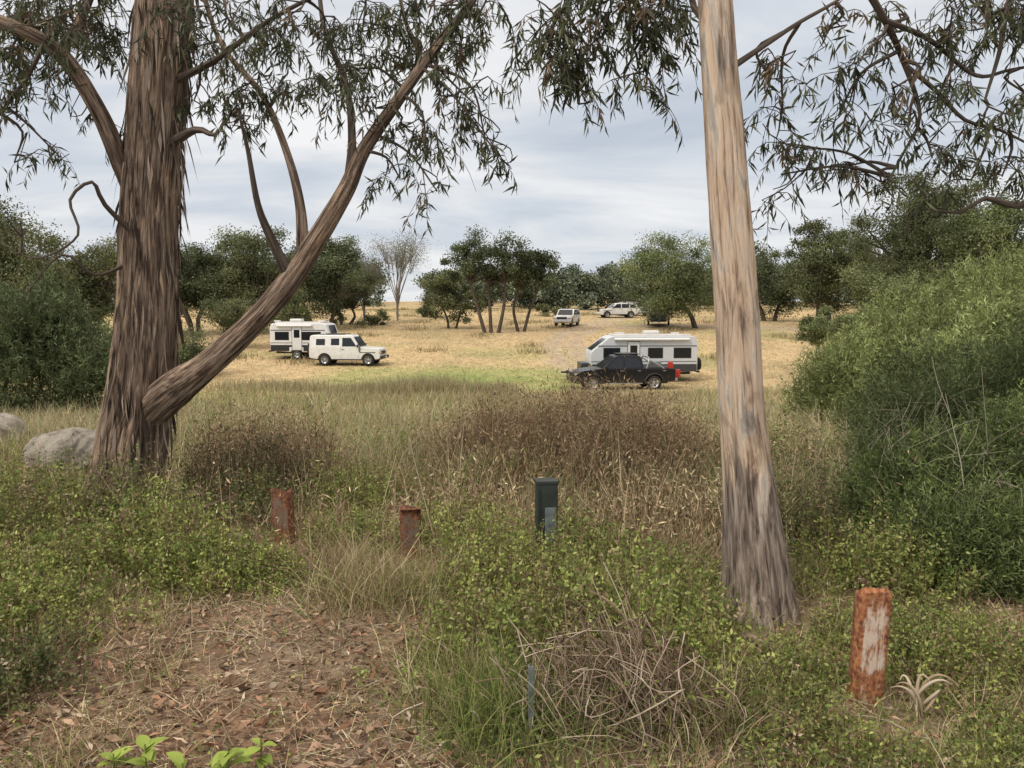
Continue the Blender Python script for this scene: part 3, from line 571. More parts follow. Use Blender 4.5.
# ------------------------------------------------------------ big gum trees
def B(l): return [bearing(*q) for q in l]
def gum(name,trunk,tr,limbs,clusters,mat,rough,seed,nsg,strips=0,lobes=.25,dn=1.0):
    e=empty(name);W=Acc();S=Acc();Lf=Acc();skel=[];HB=Acc()
    P0,R0=tube(W,trunk,tr,nsg,.03,rough,seed,lobes=lobes)
    skel.append(P0[int(len(P0)*.45):])
    for l,r in limbs:
        thick=r[0]>.05
        q,rq=tube(W if thick else S,l,r,56 if thick else 9,.03 if thick else .06,rough*.9 if thick else .12,seed+3);skel.append(q[int(len(q)*.2):])
        if strips and r[0]>.1:
            n=130;i=rng.integers(4,len(q)-3,n);o=norm(rng.normal(size=(n,3)));Q=q[i]+o*(rq[i]*.95)[:,None];T=norm(q[np.minimum(i+2,len(q)-1)]-q[i])
            leaves(HB,Q,T*rng.choice([-1,1],(n,1))+o*.08-[0,0,.25],rng.uniform(.08,.35,n),rng.uniform(.008,.022,n),pick(n,[(.15,.115,.09),(.25,.2,.16),(.35,.29,.24),(.08,.06,.05)]),.08)
    SK=np.vstack(skel);lp=[];ld=[];ll=[];lc=[]
    for (px,py,d,rp,n) in clusters:
        n=max(4,int(n*dn))
        c=bearing(px,py,d);rr=rp/F*d
        j=np.argmin(np.linalg.norm(SK-(c+[0,0,.15]),axis=1)+rng.random(len(SK))*.1);s=SK[j]
        mid=(s+c)/2+np.array([rng.normal(0,.05),rng.normal(0,.05),.12*np.linalg.norm(c-s)])
        sub,_=tube(S,[s,mid,c+rng.normal(0,.03,3)],[.014,.009,.005],6,.05)
        nb=max(3,n//5);subs=[]
        for b_ in range(nb):
            st=sub[rng.integers(len(sub)//2,len(sub))];E=c+norm(rng.normal(size=3))*rr*rng.uniform(.35,1.25)*np.array([1.1,1.4,.85]);
            q,_=tube(S,[st,(st+E)/2+rng.normal(0,.06,3)+[0,0,.05],E],[.006,.0045,.003],5,.06);subs.append(q)
        for t in range(n):
            q=subs[rng.integers(nb)];st=q[rng.integers(len(q)//3,len(q))];l=rng.uniform(.15,.5)
            a=rng.uniform(0,6.28);D=np.array([math.cos(a)*.8,math.sin(a)*.8,rng.uniform(-.55,.2)])
            pts=[st];p_=st.copy()
            for z in range(4):
                p_=p_+D*l/4;pts.append(p_.copy());D=D*.77+np.array([0,0,-.33])
            T,_=tube(S,pts,[.003,.0025,.002,.0018,.001],4,l/4+1,raw=True)
            m=rng.integers(8,18);ti=rng.uniform(.15,1,m)*(len(T)-1);i0=np.minimum(ti.astype(int),len(T)-2);fr=(ti-i0)[:,None]
            lp.append(T[i0]*(1-fr)+T[i0+1]*fr);dd=rng.normal(0,.5,(m,3));dd[:,2]-=.9;ld.append(dd);ll.append(rng.uniform(.05,.125,m))
            base=[(.08,.09,.043),(.06,.07,.035),(.115,.12,.058),(.16,.11,.065)][rng.choice(4,p=[.4,.3,.2,.1])];lc.append(np.array(base)*rng.uniform(.65,1.35,(m,1)))
    lp=np.vstack(lp);ld=np.vstack(ld);ll=np.concatenate(ll);lc=np.vstack(lc)
    leaves(Lf,lp,ld,ll,ll*.15,lc,.1)
    if strips:
        for n,d0,d1,w0,w1,cols in ((strips,.02,.3,.008,.03,[(.07,.055,.045),(.14,.105,.085),(.22,.17,.13)]),(strips*2,.0,.05,.01,.035,[(.15,.115,.09),(.24,.185,.145),(.40,.33,.27),(.33,.24,.165),(.08,.06,.05)])):
            i=rng.integers(8,len(P0)-3,n);a=rng.uniform(0,6.28,n);o=np.c_[np.cos(a),np.sin(a),np.zeros(n)]
            Q=P0[i]+o*(R0[i]*1.0)[:,None];D=o*rng.uniform(d0,d1,(n,1))-[0,0,1.]+np.c_[rng.normal(0,.05,(n,2)),np.zeros(n)]
            leaves(HB,Q,D,rng.uniform(.1,.5,n),rng.uniform(w0,w1,n),pick(n,cols),.06)
        HB.build('peeling_bark',M_dry,e)
    W.build('trunk_and_limbs',mat,e,True);S.build('branches',M_twig,e,True);Lf.build('leaves',M_gum,e);return e
D1=6.3
tk=B([(116,520,D1),(126,480,D1),(134,430,D1),(140,395,D1),(148,300,D1),(150,200,D1),(157,100,D1),(164,0,D1),(172,-120,D1+.1),(180,-300,D1+.2),(170,-500,D1+.3)])
tk[0][2]=-.12
tr=[.32,.275,.265,.255,.222,.212,.212,.198,.175,.13,.05]
limbs=[
 (B([(128,440,6.35),(150,412,6.25),(176,388,6.13),(206,366,6.05),(246,330,6.0),(285,287,5.95),(310,250,5.9),(345,192,5.8),(364,150,5.75),(400,97,5.65),(440,42,5.55),(472,0,5.5),(500,-60,5.45)]),[.10,.145,.145,.106,.092,.09,.08,.064,.052,.042,.033,.027,.015]),
 (B([(292,282,5.95),(272,240,5.8),(258,205,5.7),(248,150,5.6),(238,110,5.5)]),[.05,.034,.024,.016,.008]),
 (B([(303,262,5.9),(300,205,6.0),(286,150,6.1),(262,95,6.2),(225,50,6.3),(205,0,6.4),(190,-60,6.4)]),[.051,.036,.028,.024,.02,.018,.014]),
 (B([(348,192,5.8),(352,140,5.9),(346,85,6.0),(325,30,6.1),(318,-20,6.2)]),[.045,.03,.025,.02,.014]),
 (B([(402,95,5.65),(420,60,5.9),(405,20,6.1),(395,-30,6.2)]),[.03,.02,.016,.012]),
 (B([(146,225,6.35),(122,165,6.25),(98,110,6.1),(70,65,6.0),(45,42,5.9),(0,22,5.8),(-60,5,5.7)]),[.07,.075,.062,.058,.054,.05,.035]),
 (B([(60,52,6.0),(80,20,6.1),(100,-30,6.2)]),[.045,.035,.025]),
 (B([(45,42,5.9),(25,80,5.8),(-5,120,5.7)]),[.02,.015,.01]),
 (B([(140,240,6.2),(105,205,5.95),(92,182,5.85),(70,200,5.8),(78,235,5.75),(40,258,5.65),(10,250,5.6)]),[.025,.017,.013,.011,.009,.007,.004]),
 (B([(132,262,6.2),(95,275,5.95),(62,255,5.8),(20,300,5.6)]),[.018,.012,.009,.004]),
 (B([(165,85,6.3),(215,60,6.0),(270,20,5.8),(330,-10,5.7),(400,-30,5.6)]),[.035,.022,.017,.014,.011]),
 (B([(160,150,6.3),(195,130,6.05),(215,135,5.95),(225,120,5.9)]),[.05,.026,.016,.008]),
]
cl=[(30,15,6,50,42),(75,30,6.1,45,40),(15,65,5.8,35,26),(60,75,6,30,18),(110,10,6.2,40,36),(5,110,5.8,25,9),(85,110,6.3,22,6),(50,10,5.4,50,32),(100,50,6.4,30,18),(20,35,6.2,45,26),
    (215,40,6.2,45,34),(245,85,6.1,35,22),(200,105,6.2,20,9),(270,40,5.9,45,34),(290,95,6.0,32,18),(240,120,5.6,20,6),(225,10,6,45,30),
    (330,30,5.9,45,34),(330,95,5.9,32,18),(365,25,5.7,45,34),(395,75,5.8,38,22),(420,25,5.7,45,30),(455,45,5.6,40,26),(445,100,5.5,35,20),(405,130,5.7,28,14),(470,110,5.5,28,14),(425,155,5.5,22,10),
    (395,180,5.7,18,8),(480,140,5.5,16,8),(300,10,5.5,50,32),(440,5,5.4,45,30),(480,15,5.5,25,12),(375,110,5.6,25,9),(350,60,5.4,30,14),(15,225,5.6,20,4),(60,150,5.9,16,4),(20,160,5.9,18,5),(435,195,5.5,12,5),(500,160,5.5,12,5)]
gum('stringybark_gum_tree',tk,tr,limbs,cl,M_bark,.12,4,112,520,.3,.9)
D2=4.2
tk2=B([(758,612,4.05),(757,590,4.1),(754,545,4.15),(747,470,D2),(741,400,D2),(736,300,D2),(729,200,D2),(722,100,D2),(715,0,D2),(706,-150,D2),(700,-350,4.3),(690,-600,4.4)])
tk2[0][2]=-.08
tr2=[.205,.178,.165,.134,.12,.117,.11,.1,.088,.077,.06,.03]
limbs2=[
 (B([(725,72,4.2),(765,45,4.3),(800,22,4.4),(835,2,4.5),(880,-30,4.6),(950,-60,4.7)]),[.02,.014,.012,.01,.009,.008]),
 (B([(706,20,4.2),(694,8,4.3),(688,-20,4.4),(670,-60,4.5)]),[.022,.018,.015,.012]),
 (B([(700,-110,4.2),(660,-60,4.4),(610,-30,4.6),(570,0,4.7),(545,40,4.8)]),[.035,.028,.02,.014,.008]),
 (B([(620,-35,4.5),(640,10,4.6),(655,55,4.7)]),[.012,.009,.006]),
 (B([(708,-60,4.2),(780,-80,4.5),(850,-30,4.8),(882,15,4.9),(903,60,5),(920,115,5),(905,150,5),(880,195,5)]),[.045,.035,.026,.021,.017,.012,.008,.005]),
 (B([(905,65,5),(935,90,5),(965,120,5),(1000,130,5),(1040,150,5)]),[.016,.014,.012,.01,.006]),
 (B([(885,20,4.9),(930,40,5),(975,75,5.1),(1010,70,5.2),(1060,60,5.2)]),[.018,.016,.013,.011,.008]),
 (B([(1150,120,5.2),(1080,180,5.1),(1020,205,5),(985,198,5),(960,212,5),(920,208,5)]),[.05,.038,.026,.015,.01,.006]),
 (B([(1060,-60,5.2),(1010,0,5.1),(1000,50,5.0),(985,100,5.0)]),[.03,.022,.015,.008]),
 (B([(850,-30,4.8),(960,-80,4.9),(1060,-60,5.2),(1150,120,5.2)]),[.03,.035,.04,.05]),
]
cl2=[(560,25,4.8,35,32),(545,55,4.8,28,18),(590,60,4.7,26,22),(605,20,4.6,35,30),(640,70,4.7,22,16),(650,30,4.6,28,18),(580,95,4.8,15,7),(625,5,4.5,35,24),(670,10,4.6,25,14),
     (770,70,4.4,18,6),(785,110,4.7,22,11),(800,150,4.9,24,12),(830,120,5,25,11),(780,185,5,20,8),(850,60,4.9,25,10),(820,40,4.6,24,7),(850,165,5,20,8),(900,130,5,22,9),
     (940,40,5,30,13),(900,20,5,28,11),(975,30,5.1,30,15),(1010,40,5.1,30,16),(950,100,5,25,13),(990,120,5,26,15),(1010,170,5,24,13),(930,150,5,25,10),(965,180,5,24,11),(1020,95,5.1,24,14),(900,90,5,20,7),(960,5,5,30,14),(1010,5,5,30,15),(880,180,5,16,7)]
gum('smooth_bark_gum_tree',tk2,tr2,limbs2,cl2,M_smooth,.06,9,80,0,.3)
# fallen bark and dead wood at the foot of the left tree
A=Acc()
for q in range(46):
    x0=-3.1+rng.normal(0,.5);y0=5.7+rng.normal(0,.25);a=rng.uniform(-.6,.8)+math.pi*(rng.random()<.5);l=rng.uniform(.25,.8);z0=float(H(x0,y0))
    pts=[[x0+math.cos(a)*l*t,y0+math.sin(a)*l*t*.5,z0+.05+t*rng.uniform(0,.3)] for t in (0,.35,.7,1)]
    r=rng.uniform(.006,.022);tube(A,pts,[r,r*1.1,r*.8,r*.4],7,.08,rough=.15)
A.build('fallen_bark',M_bark,smooth=True)
A=Acc();fc=bearing(917,702,2.98);fc[2]=float(H(fc[0],fc[1]))+.01
for q in range(8):
    ph=-.75+q*.28+rng.normal(0,.1);Ln_=.17*(1-.08*abs(q-4))*rng.uniform(.8,1.15);pts=[];kk=rng.uniform(.5,1.3)
    for t in np.linspace(0,1.1,9):
        ang=ph*(1+kk*t);pts.append(fc+np.array([math.sin(ang)*Ln_*t*.75+.012*math.sin(q*2.1),-.03*math.sin(t*3+q),max(.0,Ln_*math.sin(min(t*1.9,2.6))*math.cos(ph*.6))+.004]))
    tube(A,pts,[.004,.005,.0065,.007,.0065,.0055,.004,.003,.0015],6,.03,C=[(.42,.34,.25),(.34,.26,.18),(.5,.42,.32)][q%3])
A.build('curled_dry_frond',M_dry,smooth=True)
A=Acc();tube(A,[[1.06,3.75,float(H(1.06,3.75))+.04],[1.16,3.6,float(H(1.16,3.6))+.05],[1.26,3.42,float(H(1.26,3.42))+.04]],[.012,.022,.01],8,.04,rough=.2);A.build('fallen_stick',M_bark,smooth=True)
# ------------------------------------------------------------ boulders
m,nt,N_,L_=newmat('pale_granite');o=N_.new('ShaderNodeOutputMaterial');p=N_.new('ShaderNodeBsdfPrincipled');tcx=N_.new('ShaderNodeTexCoord')
q=N_.new('ShaderNodeTexNoise');q.inputs['Scale'].default_value=6;q.inputs['Detail'].default_value=12;q.inputs['Roughness'].default_value=.75;L_.new(tcx.outputs['Object'],q.inputs['Vector'])
r=ramp(N_,[(.36,(.12,.11,.09)),(.48,(.33,.29,.24)),(.64,(.47,.42,.35))]);L_.new(q.outputs[0],r.inputs[0]);L_.new(r.outputs[0],p.inputs['Base Color']);p.inputs['Roughness'].default_value=.9
b=N_.new('ShaderNodeBump');b.inputs['Distance'].default_value=.08;L_.new(q.outputs[0],b.inputs['Height']);L_.new(b.outputs[0],p.inputs['Normal']);L_.new(p.outputs[0],o.inputs[0]);M_rock=m
def boulder(x,y,sx,sy,sz,seed):
    bm=bmesh.new();bmesh.ops.create_icosphere(bm,subdivisions=5,radius=1)
    for v in bm.verts:
        c=v.co;k=1+.55*(float(fbm(c.x*1.3+seed,c.y*1.3+c.z*1.1,2,seed))-.5)+.22*(float(fbm(c.x*3+seed,c.z*3+c.y*2.4,3,seed+2))-.5)
        c=Vector((math.copysign(abs(c.x)**.75,c.x),math.copysign(abs(c.y)**.75,c.y),math.copysign(abs(c.z)**.8,c.z)));v.co=Vector((c.x*sx,c.y*sy,c.z*sz))*k
    me=bpy.data.meshes.new('boulder');bm.to_mesh(me);bm.free();me.materials.append(M_rock)
    for pl in me.polygons: pl.use_smooth=True
    ob=bpy.data.objects.new('boulder',me);sc.collection.objects.link(ob);ob.location=(x,y,float(H(x,y))+sz*.45);ob.rotation_euler=(.1,.15,seed)
boulder(-4.85,8.3,.34,.32,.27,3);boulder(-6.8,9.9,.38,.4,.27,5)
# ------------------------------------------------------------ posts (steel channel)
def channel_post(name,x,Y,h,w,dep,mat,rot=0,th=.012,dmg=.01):
    z=float(H(x,Y));A=Acc()
    o=[(-w/2,0),(-w/2+.022,-.001),(w/2-.022,-.001),(w/2,0),(w/2,dep),(w/2-th,dep),(w/2-th,th),(-w/2+th,th),(-w/2+th,dep),(-w/2,dep)]
    no=len(o);ns=16;V=[];C=[]
    for i in range(ns+1):
        t=i/ns
        for k_,(a,b) in enumerate(o):
            V.append([a+rng.normal(0,.0006),b+rng.normal(0,.0006),-.15+(h+.15)*t+(rng.normal(0,dmg) if i==ns else 0)])
            e=abs(a)/(w/2);C.append([(.22 if e>.93 else .0)+.12*(t<.45)+.16*(i>=ns-1)+.06*abs(math.sin(i*1.7))]*3)
    F_=[]
    for i in range(ns):
        for j in range(no): F_.append([i*no+j,i*no+(j+1)%no,(i+1)*no+(j+1)%no,(i+1)*no+j])
    T=ns*no;F_+= [[T,T+3,T+6,T+7],[T+3,T+4,T+5,T+6],[T,T+7,T+8,T+9]]
    A.add(V,[F_],np.array(C));ob=A.build(name,mat);ob.location=(x,Y,z);ob.rotation_euler=(R(rng.normal(0,1.2)),R(rng.normal(0,1.2)),rot);return ob
channel_post('rusty_steel_post',1.465,3.02,.49,.125,.06,M_rust,.12)
channel_post('rusty_steel_post',-1.66,5.4,.38,.14,.07,M_rust2,-.3)
channel_post('rusty_steel_post',-.675,5.02,.34,.14,.07,M_rust2,.15,dmg=.02)
M_gpost=simple('dark_green_timber',(.024,.032,.026),.6,var=.25,scale=14);M_plate=simple('weathered_plate',(.15,.18,.18),.5,var=.25,scale=20)
def bx(name,size,loc,mat,parent,bev=.004,rot=(0,0,0)):
    bm=bmesh.new();bmesh.ops.create_cube(bm,size=1)
    for v in bm.verts: v.co=Vector((v.co.x*size[0],v.co.y*size[1],v.co.z*size[2]))
    if bev>0: bmesh.ops.bevel(bm,geom=bm.edges[:]+bm.verts[:],offset=bev,segments=2,affect='EDGES',profile=.5)
    me=bpy.data.meshes.new(name);bm.to_mesh(me);bm.free();me.materials.append(mat)
    ob=bpy.data.objects.new(name,me);sc.collection.objects.link(ob);ob.location=loc;ob.rotation_euler=rot;ob.parent=parent;return ob
px_=bearing(546,575,4.6);e=empty('green_marker_post',(px_[0],4.6,float(H(px_[0],4.6))),.1)
bx('post',(.13,.09,.75),(0,0,.215),M_gpost,e,.006);bx('cap',(.137,.097,.025),(0,0,.60),M_gpost,e,.005)
bx('plate',(.07,.008,.36),(.02,-.051,.27),M_plate,e,.002);bx('groove_left',(.006,.006,.7),(-.045,-.047,.21),M_trim,e,0)
px_=bearing(531,690,2.85);e=empty('metal_stake',(px_[0],2.72,float(H(px_[0],2.72))),.2);bx('angle_face',(.016,.003,.36),(0,0,.15),M_plate,e,.001);bx('angle_side',(.003,.016,.36),(-.008,.0115,.15),M_plate,e,.001)
# ------------------------------------------------------------ vehicles
def meshob(name,bm,mat,parent,smooth=False):
    bmesh.ops.recalc_face_normals(bm,faces=bm.faces)
    me=bpy.data.meshes.new(name);bm.to_mesh(me);bm.free();me.materials.append(mat)
    if smooth:
        for p in me.polygons: p.use_smooth=True
    ob=bpy.data.objects.new(name,me);sc.collection.objects.link(ob);ob.parent=parent;return ob
def prism(name,prof,hw,mat,parent,bev=.03):
    bm=bmesh.new();a=[bm.verts.new((x,-hw(z),z)) for x,z in prof];b=[bm.verts.new((x,hw(z),z)) for x,z in prof]
    n=len(prof);bm.faces.new(a);bm.faces.new(b[::-1])
    for i in range(n): bm.faces.new((a[i],b[i],b[(i+1)%n],a[(i+1)%n]))
    ob=meshob(name,bm,mat,parent)
    if bev:
        m=ob.modifiers.new('bevel','BEVEL');m.width=bev;m.segments=3;m.limit_method='ANGLE';m.angle_limit=R(28)
        for p in ob.data.polygons: p.use_smooth=True
        w=ob.modifiers.new('wn','WEIGHTED_NORMAL')
    return ob
def panel(name,prof,hw,mat,parent,off=.006):
    for s in (-1,1):
        bm=bmesh.new();vs=[bm.verts.new((x,s*(hw(z)+off),z)) for x,z in prof];bm.faces.new(vs);meshob(name,bm,mat,parent)
def quad(name,pts,mat,parent):
    bm=bmesh.new();bm.faces.new([bm.verts.new(p) for p in pts]);meshob(name,bm,mat,parent)
def lathe(name,prof,loc,mat,parent,seg=32):
    bm=bmesh.new();n=len(prof);rings=[]
    for i in range(seg):
        a=2*math.pi*i/seg;rings.append([bm.verts.new((r*math.cos(a)+loc[0],y+loc[1],r*math.sin(a)+loc[2])) for r,y in prof])
    for i in range(seg):
        A_,B_=rings[i],rings[(i+1)%seg]
        for j in range(n-1): bm.faces.new((A_[j],A_[j+1],B_[j+1],B_[j]))
    return meshob(name,bm,mat,parent,True)
def wheel(e,x,y,r,w=.24,rim=M_alloy):
    s=1 if y>0 else -1;h=w/2
    lathe('tyre',[(r*.62,-h),(r*.9,-h),(r*.98,-h*.75),(r,-h*.4),(r,h*.4),(r*.98,h*.75),(r*.9,h),(r*.62,h)],(x,y,r),M_rub,e)
    lathe('rim',[(.001,s*h*.45),(r*.15,s*h*.5),(r*.2,s*h*.3),(r*.5,s*h*.35),(r*.58,s*h*.9),(r*.63,s*h*.92),(r*.63,-s*h*.9)],(x,y,r),rim,e)
    for i in range(6):
        a=i*math.pi/3;bx('wheel_slot',(r*.12,.02,r*.2),(x+math.cos(a)*r*.38,y+s*h*.5,r+math.sin(a)*r*.38),M_trim,e,0,(0,-a+math.pi/2,0))
def with_arches(top,sill,ws,ra,zc):
    out=list(top)
    for xc in sorted(ws,reverse=True):
        a0=math.asin((sill-zc)/ra)
        for t in np.linspace(a0,math.pi-a0,13): out.append((xc+ra*math.cos(t),zc+ra*math.sin(t)))
    return out
def common(e,Lf,Lr,W,ws,r,sill):
    hw=W/2
    bx('underbody',(Lf-Lr-.5,W-.62,.42),((Lf+Lr)/2,0,.55),M_trim,e,.02)
    for x in ws:
        for s in (-1,1): wheel(e,x,s*(hw-.13),r)
def pickup(loc,rz):
    e=empty('pickup_truck',loc,rz);hw=lambda z:.925-.05*abs(z-.75);ws=(1.62,-1.55)
    top=[(-2.6,.5),(-2.66,.75),(-2.66,1.12),(-.98,1.13),(1.0,1.15),(1.35,1.13),(2.1,1.04),(2.42,.95),(2.56,.78),(2.6,.55),(2.5,.4),(2.1,.34)]
    prism('body',with_arches(top,.42,ws,.46,.38),hw,M_black,e,.035)
    gh=lambda z:.9-.27*(z-1.12)
    prism('cab',[(-1.0,1.1),(-.92,1.68),(-.75,1.79),(.1,1.81),(.45,1.76),(1.22,1.1)],gh,M_black,e,.04)
    panel('side_window',[(-.84,1.2),(-.78,1.66),(-.02,1.7),(-.02,1.18)],gh,M_glass,e);panel('side_window',[(.05,1.18),(.05,1.7),(.38,1.67),(.92,1.18)],gh,M_glass,e)
    quad('windscreen',[(1.15,-.76,1.18),(1.15,.76,1.18),(.53,.64,1.73),(.53,-.64,1.73)],M_glass,e);quad('rear_window',[(-1.005,-.7,1.25),(-1.005,.7,1.25),(-.95,.62,1.63),(-.95,-.62,1.63)],M_glass,e)
    for s in (-1,1):
        bx('sill_step',(1.9,.1,.05),(.03,s*.93,.38),M_alloy,e,.015);bx('head_lamp',(.3,.22,.14),(2.42,s*.72,.84),M_lamp,e,.04);bx('tail_lamp',(.08,.14,.32),(-2.64,s*.83,.92),M_red,e,.02)
        bx('mirror',(.1,.2,.17),(.98,s*1.0,1.22),M_black,e,.03);bx('handle',(.17,.03,.03),(.15,s*.925,1.02),M_alloy,e,.008);bx('handle',(.17,.03,.03),(-.75,s*.925,1.02),M_alloy,e,.008)
        for x0 in (-.95,-.02,1.02): bx('door_gap',(.012,.012,.62),(x0,s*.909,.8),M_trim,e,0)
        for xw in ws:
            bm=bmesh.new();pv=None
            for t in np.linspace(.1,math.pi-.1,13):
                v=[bm.verts.new((xw+rr*math.cos(t),s*yy,.38+rr*math.sin(t))) for rr,yy in ((.455,.9),(.455,.95),(.51,.945),(.54,.9))]
                if pv:
                    for q in range(3): bm.faces.new((pv[q],pv[q+1],v[q+1],v[q]))
                pv=v
            meshob('arch_flare',bm,M_trim,e,True)
        bm=Acc();tube(bm,[[-1.15,s*.78,1.1],[-1.3,s*.7,1.55],[-1.32,s*.55,1.68],[-1.32,0,1.7]],[.035,.035,.035,.035],10,.1);bm.build('sports_bar',M_alloy,e,True)
        bm=Acc();tube(bm,[[-1.31,s*.66,1.6],[-1.9,s*.76,1.25],[-2.1,s*.8,1.1]],[.03,.03,.03],10,.1);bm.build('sports_bar_leg',M_alloy,e,True)
    bx('roof_rack',(1.1,1.15,.03),(-.3,0,1.86),M_trim,e,.01)
    for x0 in (-.75,.15): bx('roof_rack_foot',(.05,1.1,.06),(x0,0,1.83),M_trim,e,.01)
    bx('grille',(.05,1.0,.2),(2.57,0,.82),M_trim,e,.02);bx('front_bumper',(.22,1.7,.24),(2.6,0,.52),M_black,e,.05);bx('bull_bar',(.06,1.3,.06),(2.74,0,.95),M_trim,e,.02)
    for s in (-.5,.5): bx('bull_bar_upright',(.05,.05,.45),(2.74,s,.74),M_trim,e,.015)
    bx('rear_bumper',(.15,1.7,.16),(-2.72,0,.55),M_alloy,e,.03);bx('tub_liner',(1.55,1.6,.03),(-1.85,0,1.15),M_trim,e,.005)
    bx('red_jerry_can',(.26,.18,.36),(-2.42,.72,1.28),M_red,e,.04);bx('storage_crate',(.5,.5,.3),(-1.75,.3,1.3),M_grey,e,.02)
    bx('red_jerry_can',(.3,.2,.4),(-2.85,.55,.85),M_red,e,.04);bx('tow_bar',(.35,.06,.06),(-2.85,0,.45),M_trim,e,.01)
    bx('spare_gas_bottle',(.22,.22,.42),(-2.95,-.45,.68),M_grey,e,.08)
    common(e,2.6,-2.6,1.85,ws,.39,.4)
def wagon(name,loc,rz,paint=M_white,boxy=True,spare=True):
    e=empty(name,loc,rz);ws=(1.5,-1.4);hw=lambda z:.9-.05*abs(z-.8);gh=lambda z:.89-.16*(z-1.15)
    if boxy:
        top=[(-2.4,.5),(-2.42,.7),(-2.42,1.2),(.95,1.2),(1.1,1.2),(2.1,1.14),(2.25,1.08),(2.3,.75),(2.3,.5),(2.1,.42)]
        cab=[(-2.41,1.17),(-2.38,1.9),(-2.25,1.99),(.25,2.0),(.5,1.94),(.98,1.17)]
        wins=[[(-1.95,1.34),(-1.94,1.74),(-1.35,1.75),(-1.35,1.34)],[(-.95,1.34),(-.95,1.77),(-.4,1.78),(-.4,1.34)],[(-.2,1.26),(-.2,1.82),(.36,1.82),(.76,1.26)]]
        ws_q=[(.94,-.78,1.26),(.94,.78,1.26),(.56,.7,1.87),(.56,-.7,1.87)]
    else:
        top=[(-2.3,.5),(-2.38,.7),(-2.36,1.12),(.9,1.12),(1.2,1.1),(2.1,.98),(2.35,.8),(2.4,.55),(2.3,.38),(2.0,.34)]
        cab=[(-2.35,1.1),(-2.1,1.62),(-1.9,1.73),(.1,1.76),(.4,1.7),(1.12,1.1)]
        wins=[[(-2.0,1.2),(-1.88,1.58),(-1.3,1.62),(-1.3,1.18)],[(-1.2,1.18),(-1.2,1.64),(-.28,1.66),(-.28,1.17)],[(-.18,1.17),(-.18,1.66),(.32,1.63),(.85,1.17)]]
        ws_q=[(1.07,-.78,1.17),(1.07,.78,1.17),(.49,.68,1.68),(.49,-.68,1.68)]
    prism('body',with_arches(top,.42,ws,.45,.37),hw,paint,e,.035);prism('cab',cab,gh,paint,e,.05)
    for w_ in wins: panel('side_window',w_,gh,M_glass,e)
    quad('windscreen',[(a+.02,b,c+.01) for a,b,c in ws_q],M_glass,e);xr=cab[0][0];quad('rear_window',[(xr-.012,-.65,1.3),(xr-.012,.65,1.3),(cab[1][0]-.03,.6,cab[1][1]-.12),(cab[1][0]-.03,-.6,cab[1][1]-.12)],M_glass,e)
    fx=2.3 if boxy else 2.38
    for s in (-1,1):
        bx('head_lamp',(.12,.24,.17),(fx-.03,s*.68,.85),M_lamp,e,.03);bx('indicator',(.1,.1,.1),(fx-.02,s*.86,.86),M_orange,e,.02);bx('tail_lamp',(.06,.14,.3),(xr,s*.8,.85),M_red,e,.02);bx('mirror',(.1,.18,.2),(.85,s*.98,1.3),M_trim,e,.03)
        for x0 in (-.3,.88): bx('door_gap',(.012,.012,.65),(x0,s*.888,.82),M_trim,e,0)
        bx('sill_step',(1.8,.08,.05),(.05,s*.9,.4),M_trim,e,.01);bx('handle',(.16,.03,.03),(-.15,s*.9,1.07),M_trim,e,.008)
        bx('mud_guard_trim',(1.0,.03,.05),(1.5,s*.895,.87),M_trim,e,.01)
    bx('grille',(.05,1.05,.22),(fx,0,.86),M_trim,e,.02);bx('front_bumper',(.2,1.75,.2),(fx+.08,0,.55),M_trim if boxy else paint,e,.04);bx('number_plate',(.02,.37,.12),(fx+.19,0,.56),M_lamp,e,.003)
    bx('rear_bumper',(.14,1.7,.16),(xr-.05,0,.52),M_trim,e,.03)
    for s in (-.6,.6): bx('roof_rail',(1.7,.04,.05),(-.9,s,cab[3][1]+.04),M_trim,e,.015)
    if spare: lathe('spare_wheel',[(.001,-.12),(.25,-.12),(.36,-.1),(.39,0),(.36,.1),(.2,.1)],(0,0,0),M_rub,e).matrix_local=Matrix.Translation((xr-.16,-.2,1.05))@Matrix.Rotation(math.pi/2,4,'Z')
    if boxy:
        bm=Acc();tube(bm,[[.95,-.93,.9],[1.0,-.94,1.5],[.95,-.93,2.15]],[.03,.025,.025],8,.2);bm.build('snorkel',M_trim,e,True)
    common(e,2.3,-2.3,1.8,ws,.38,.4)
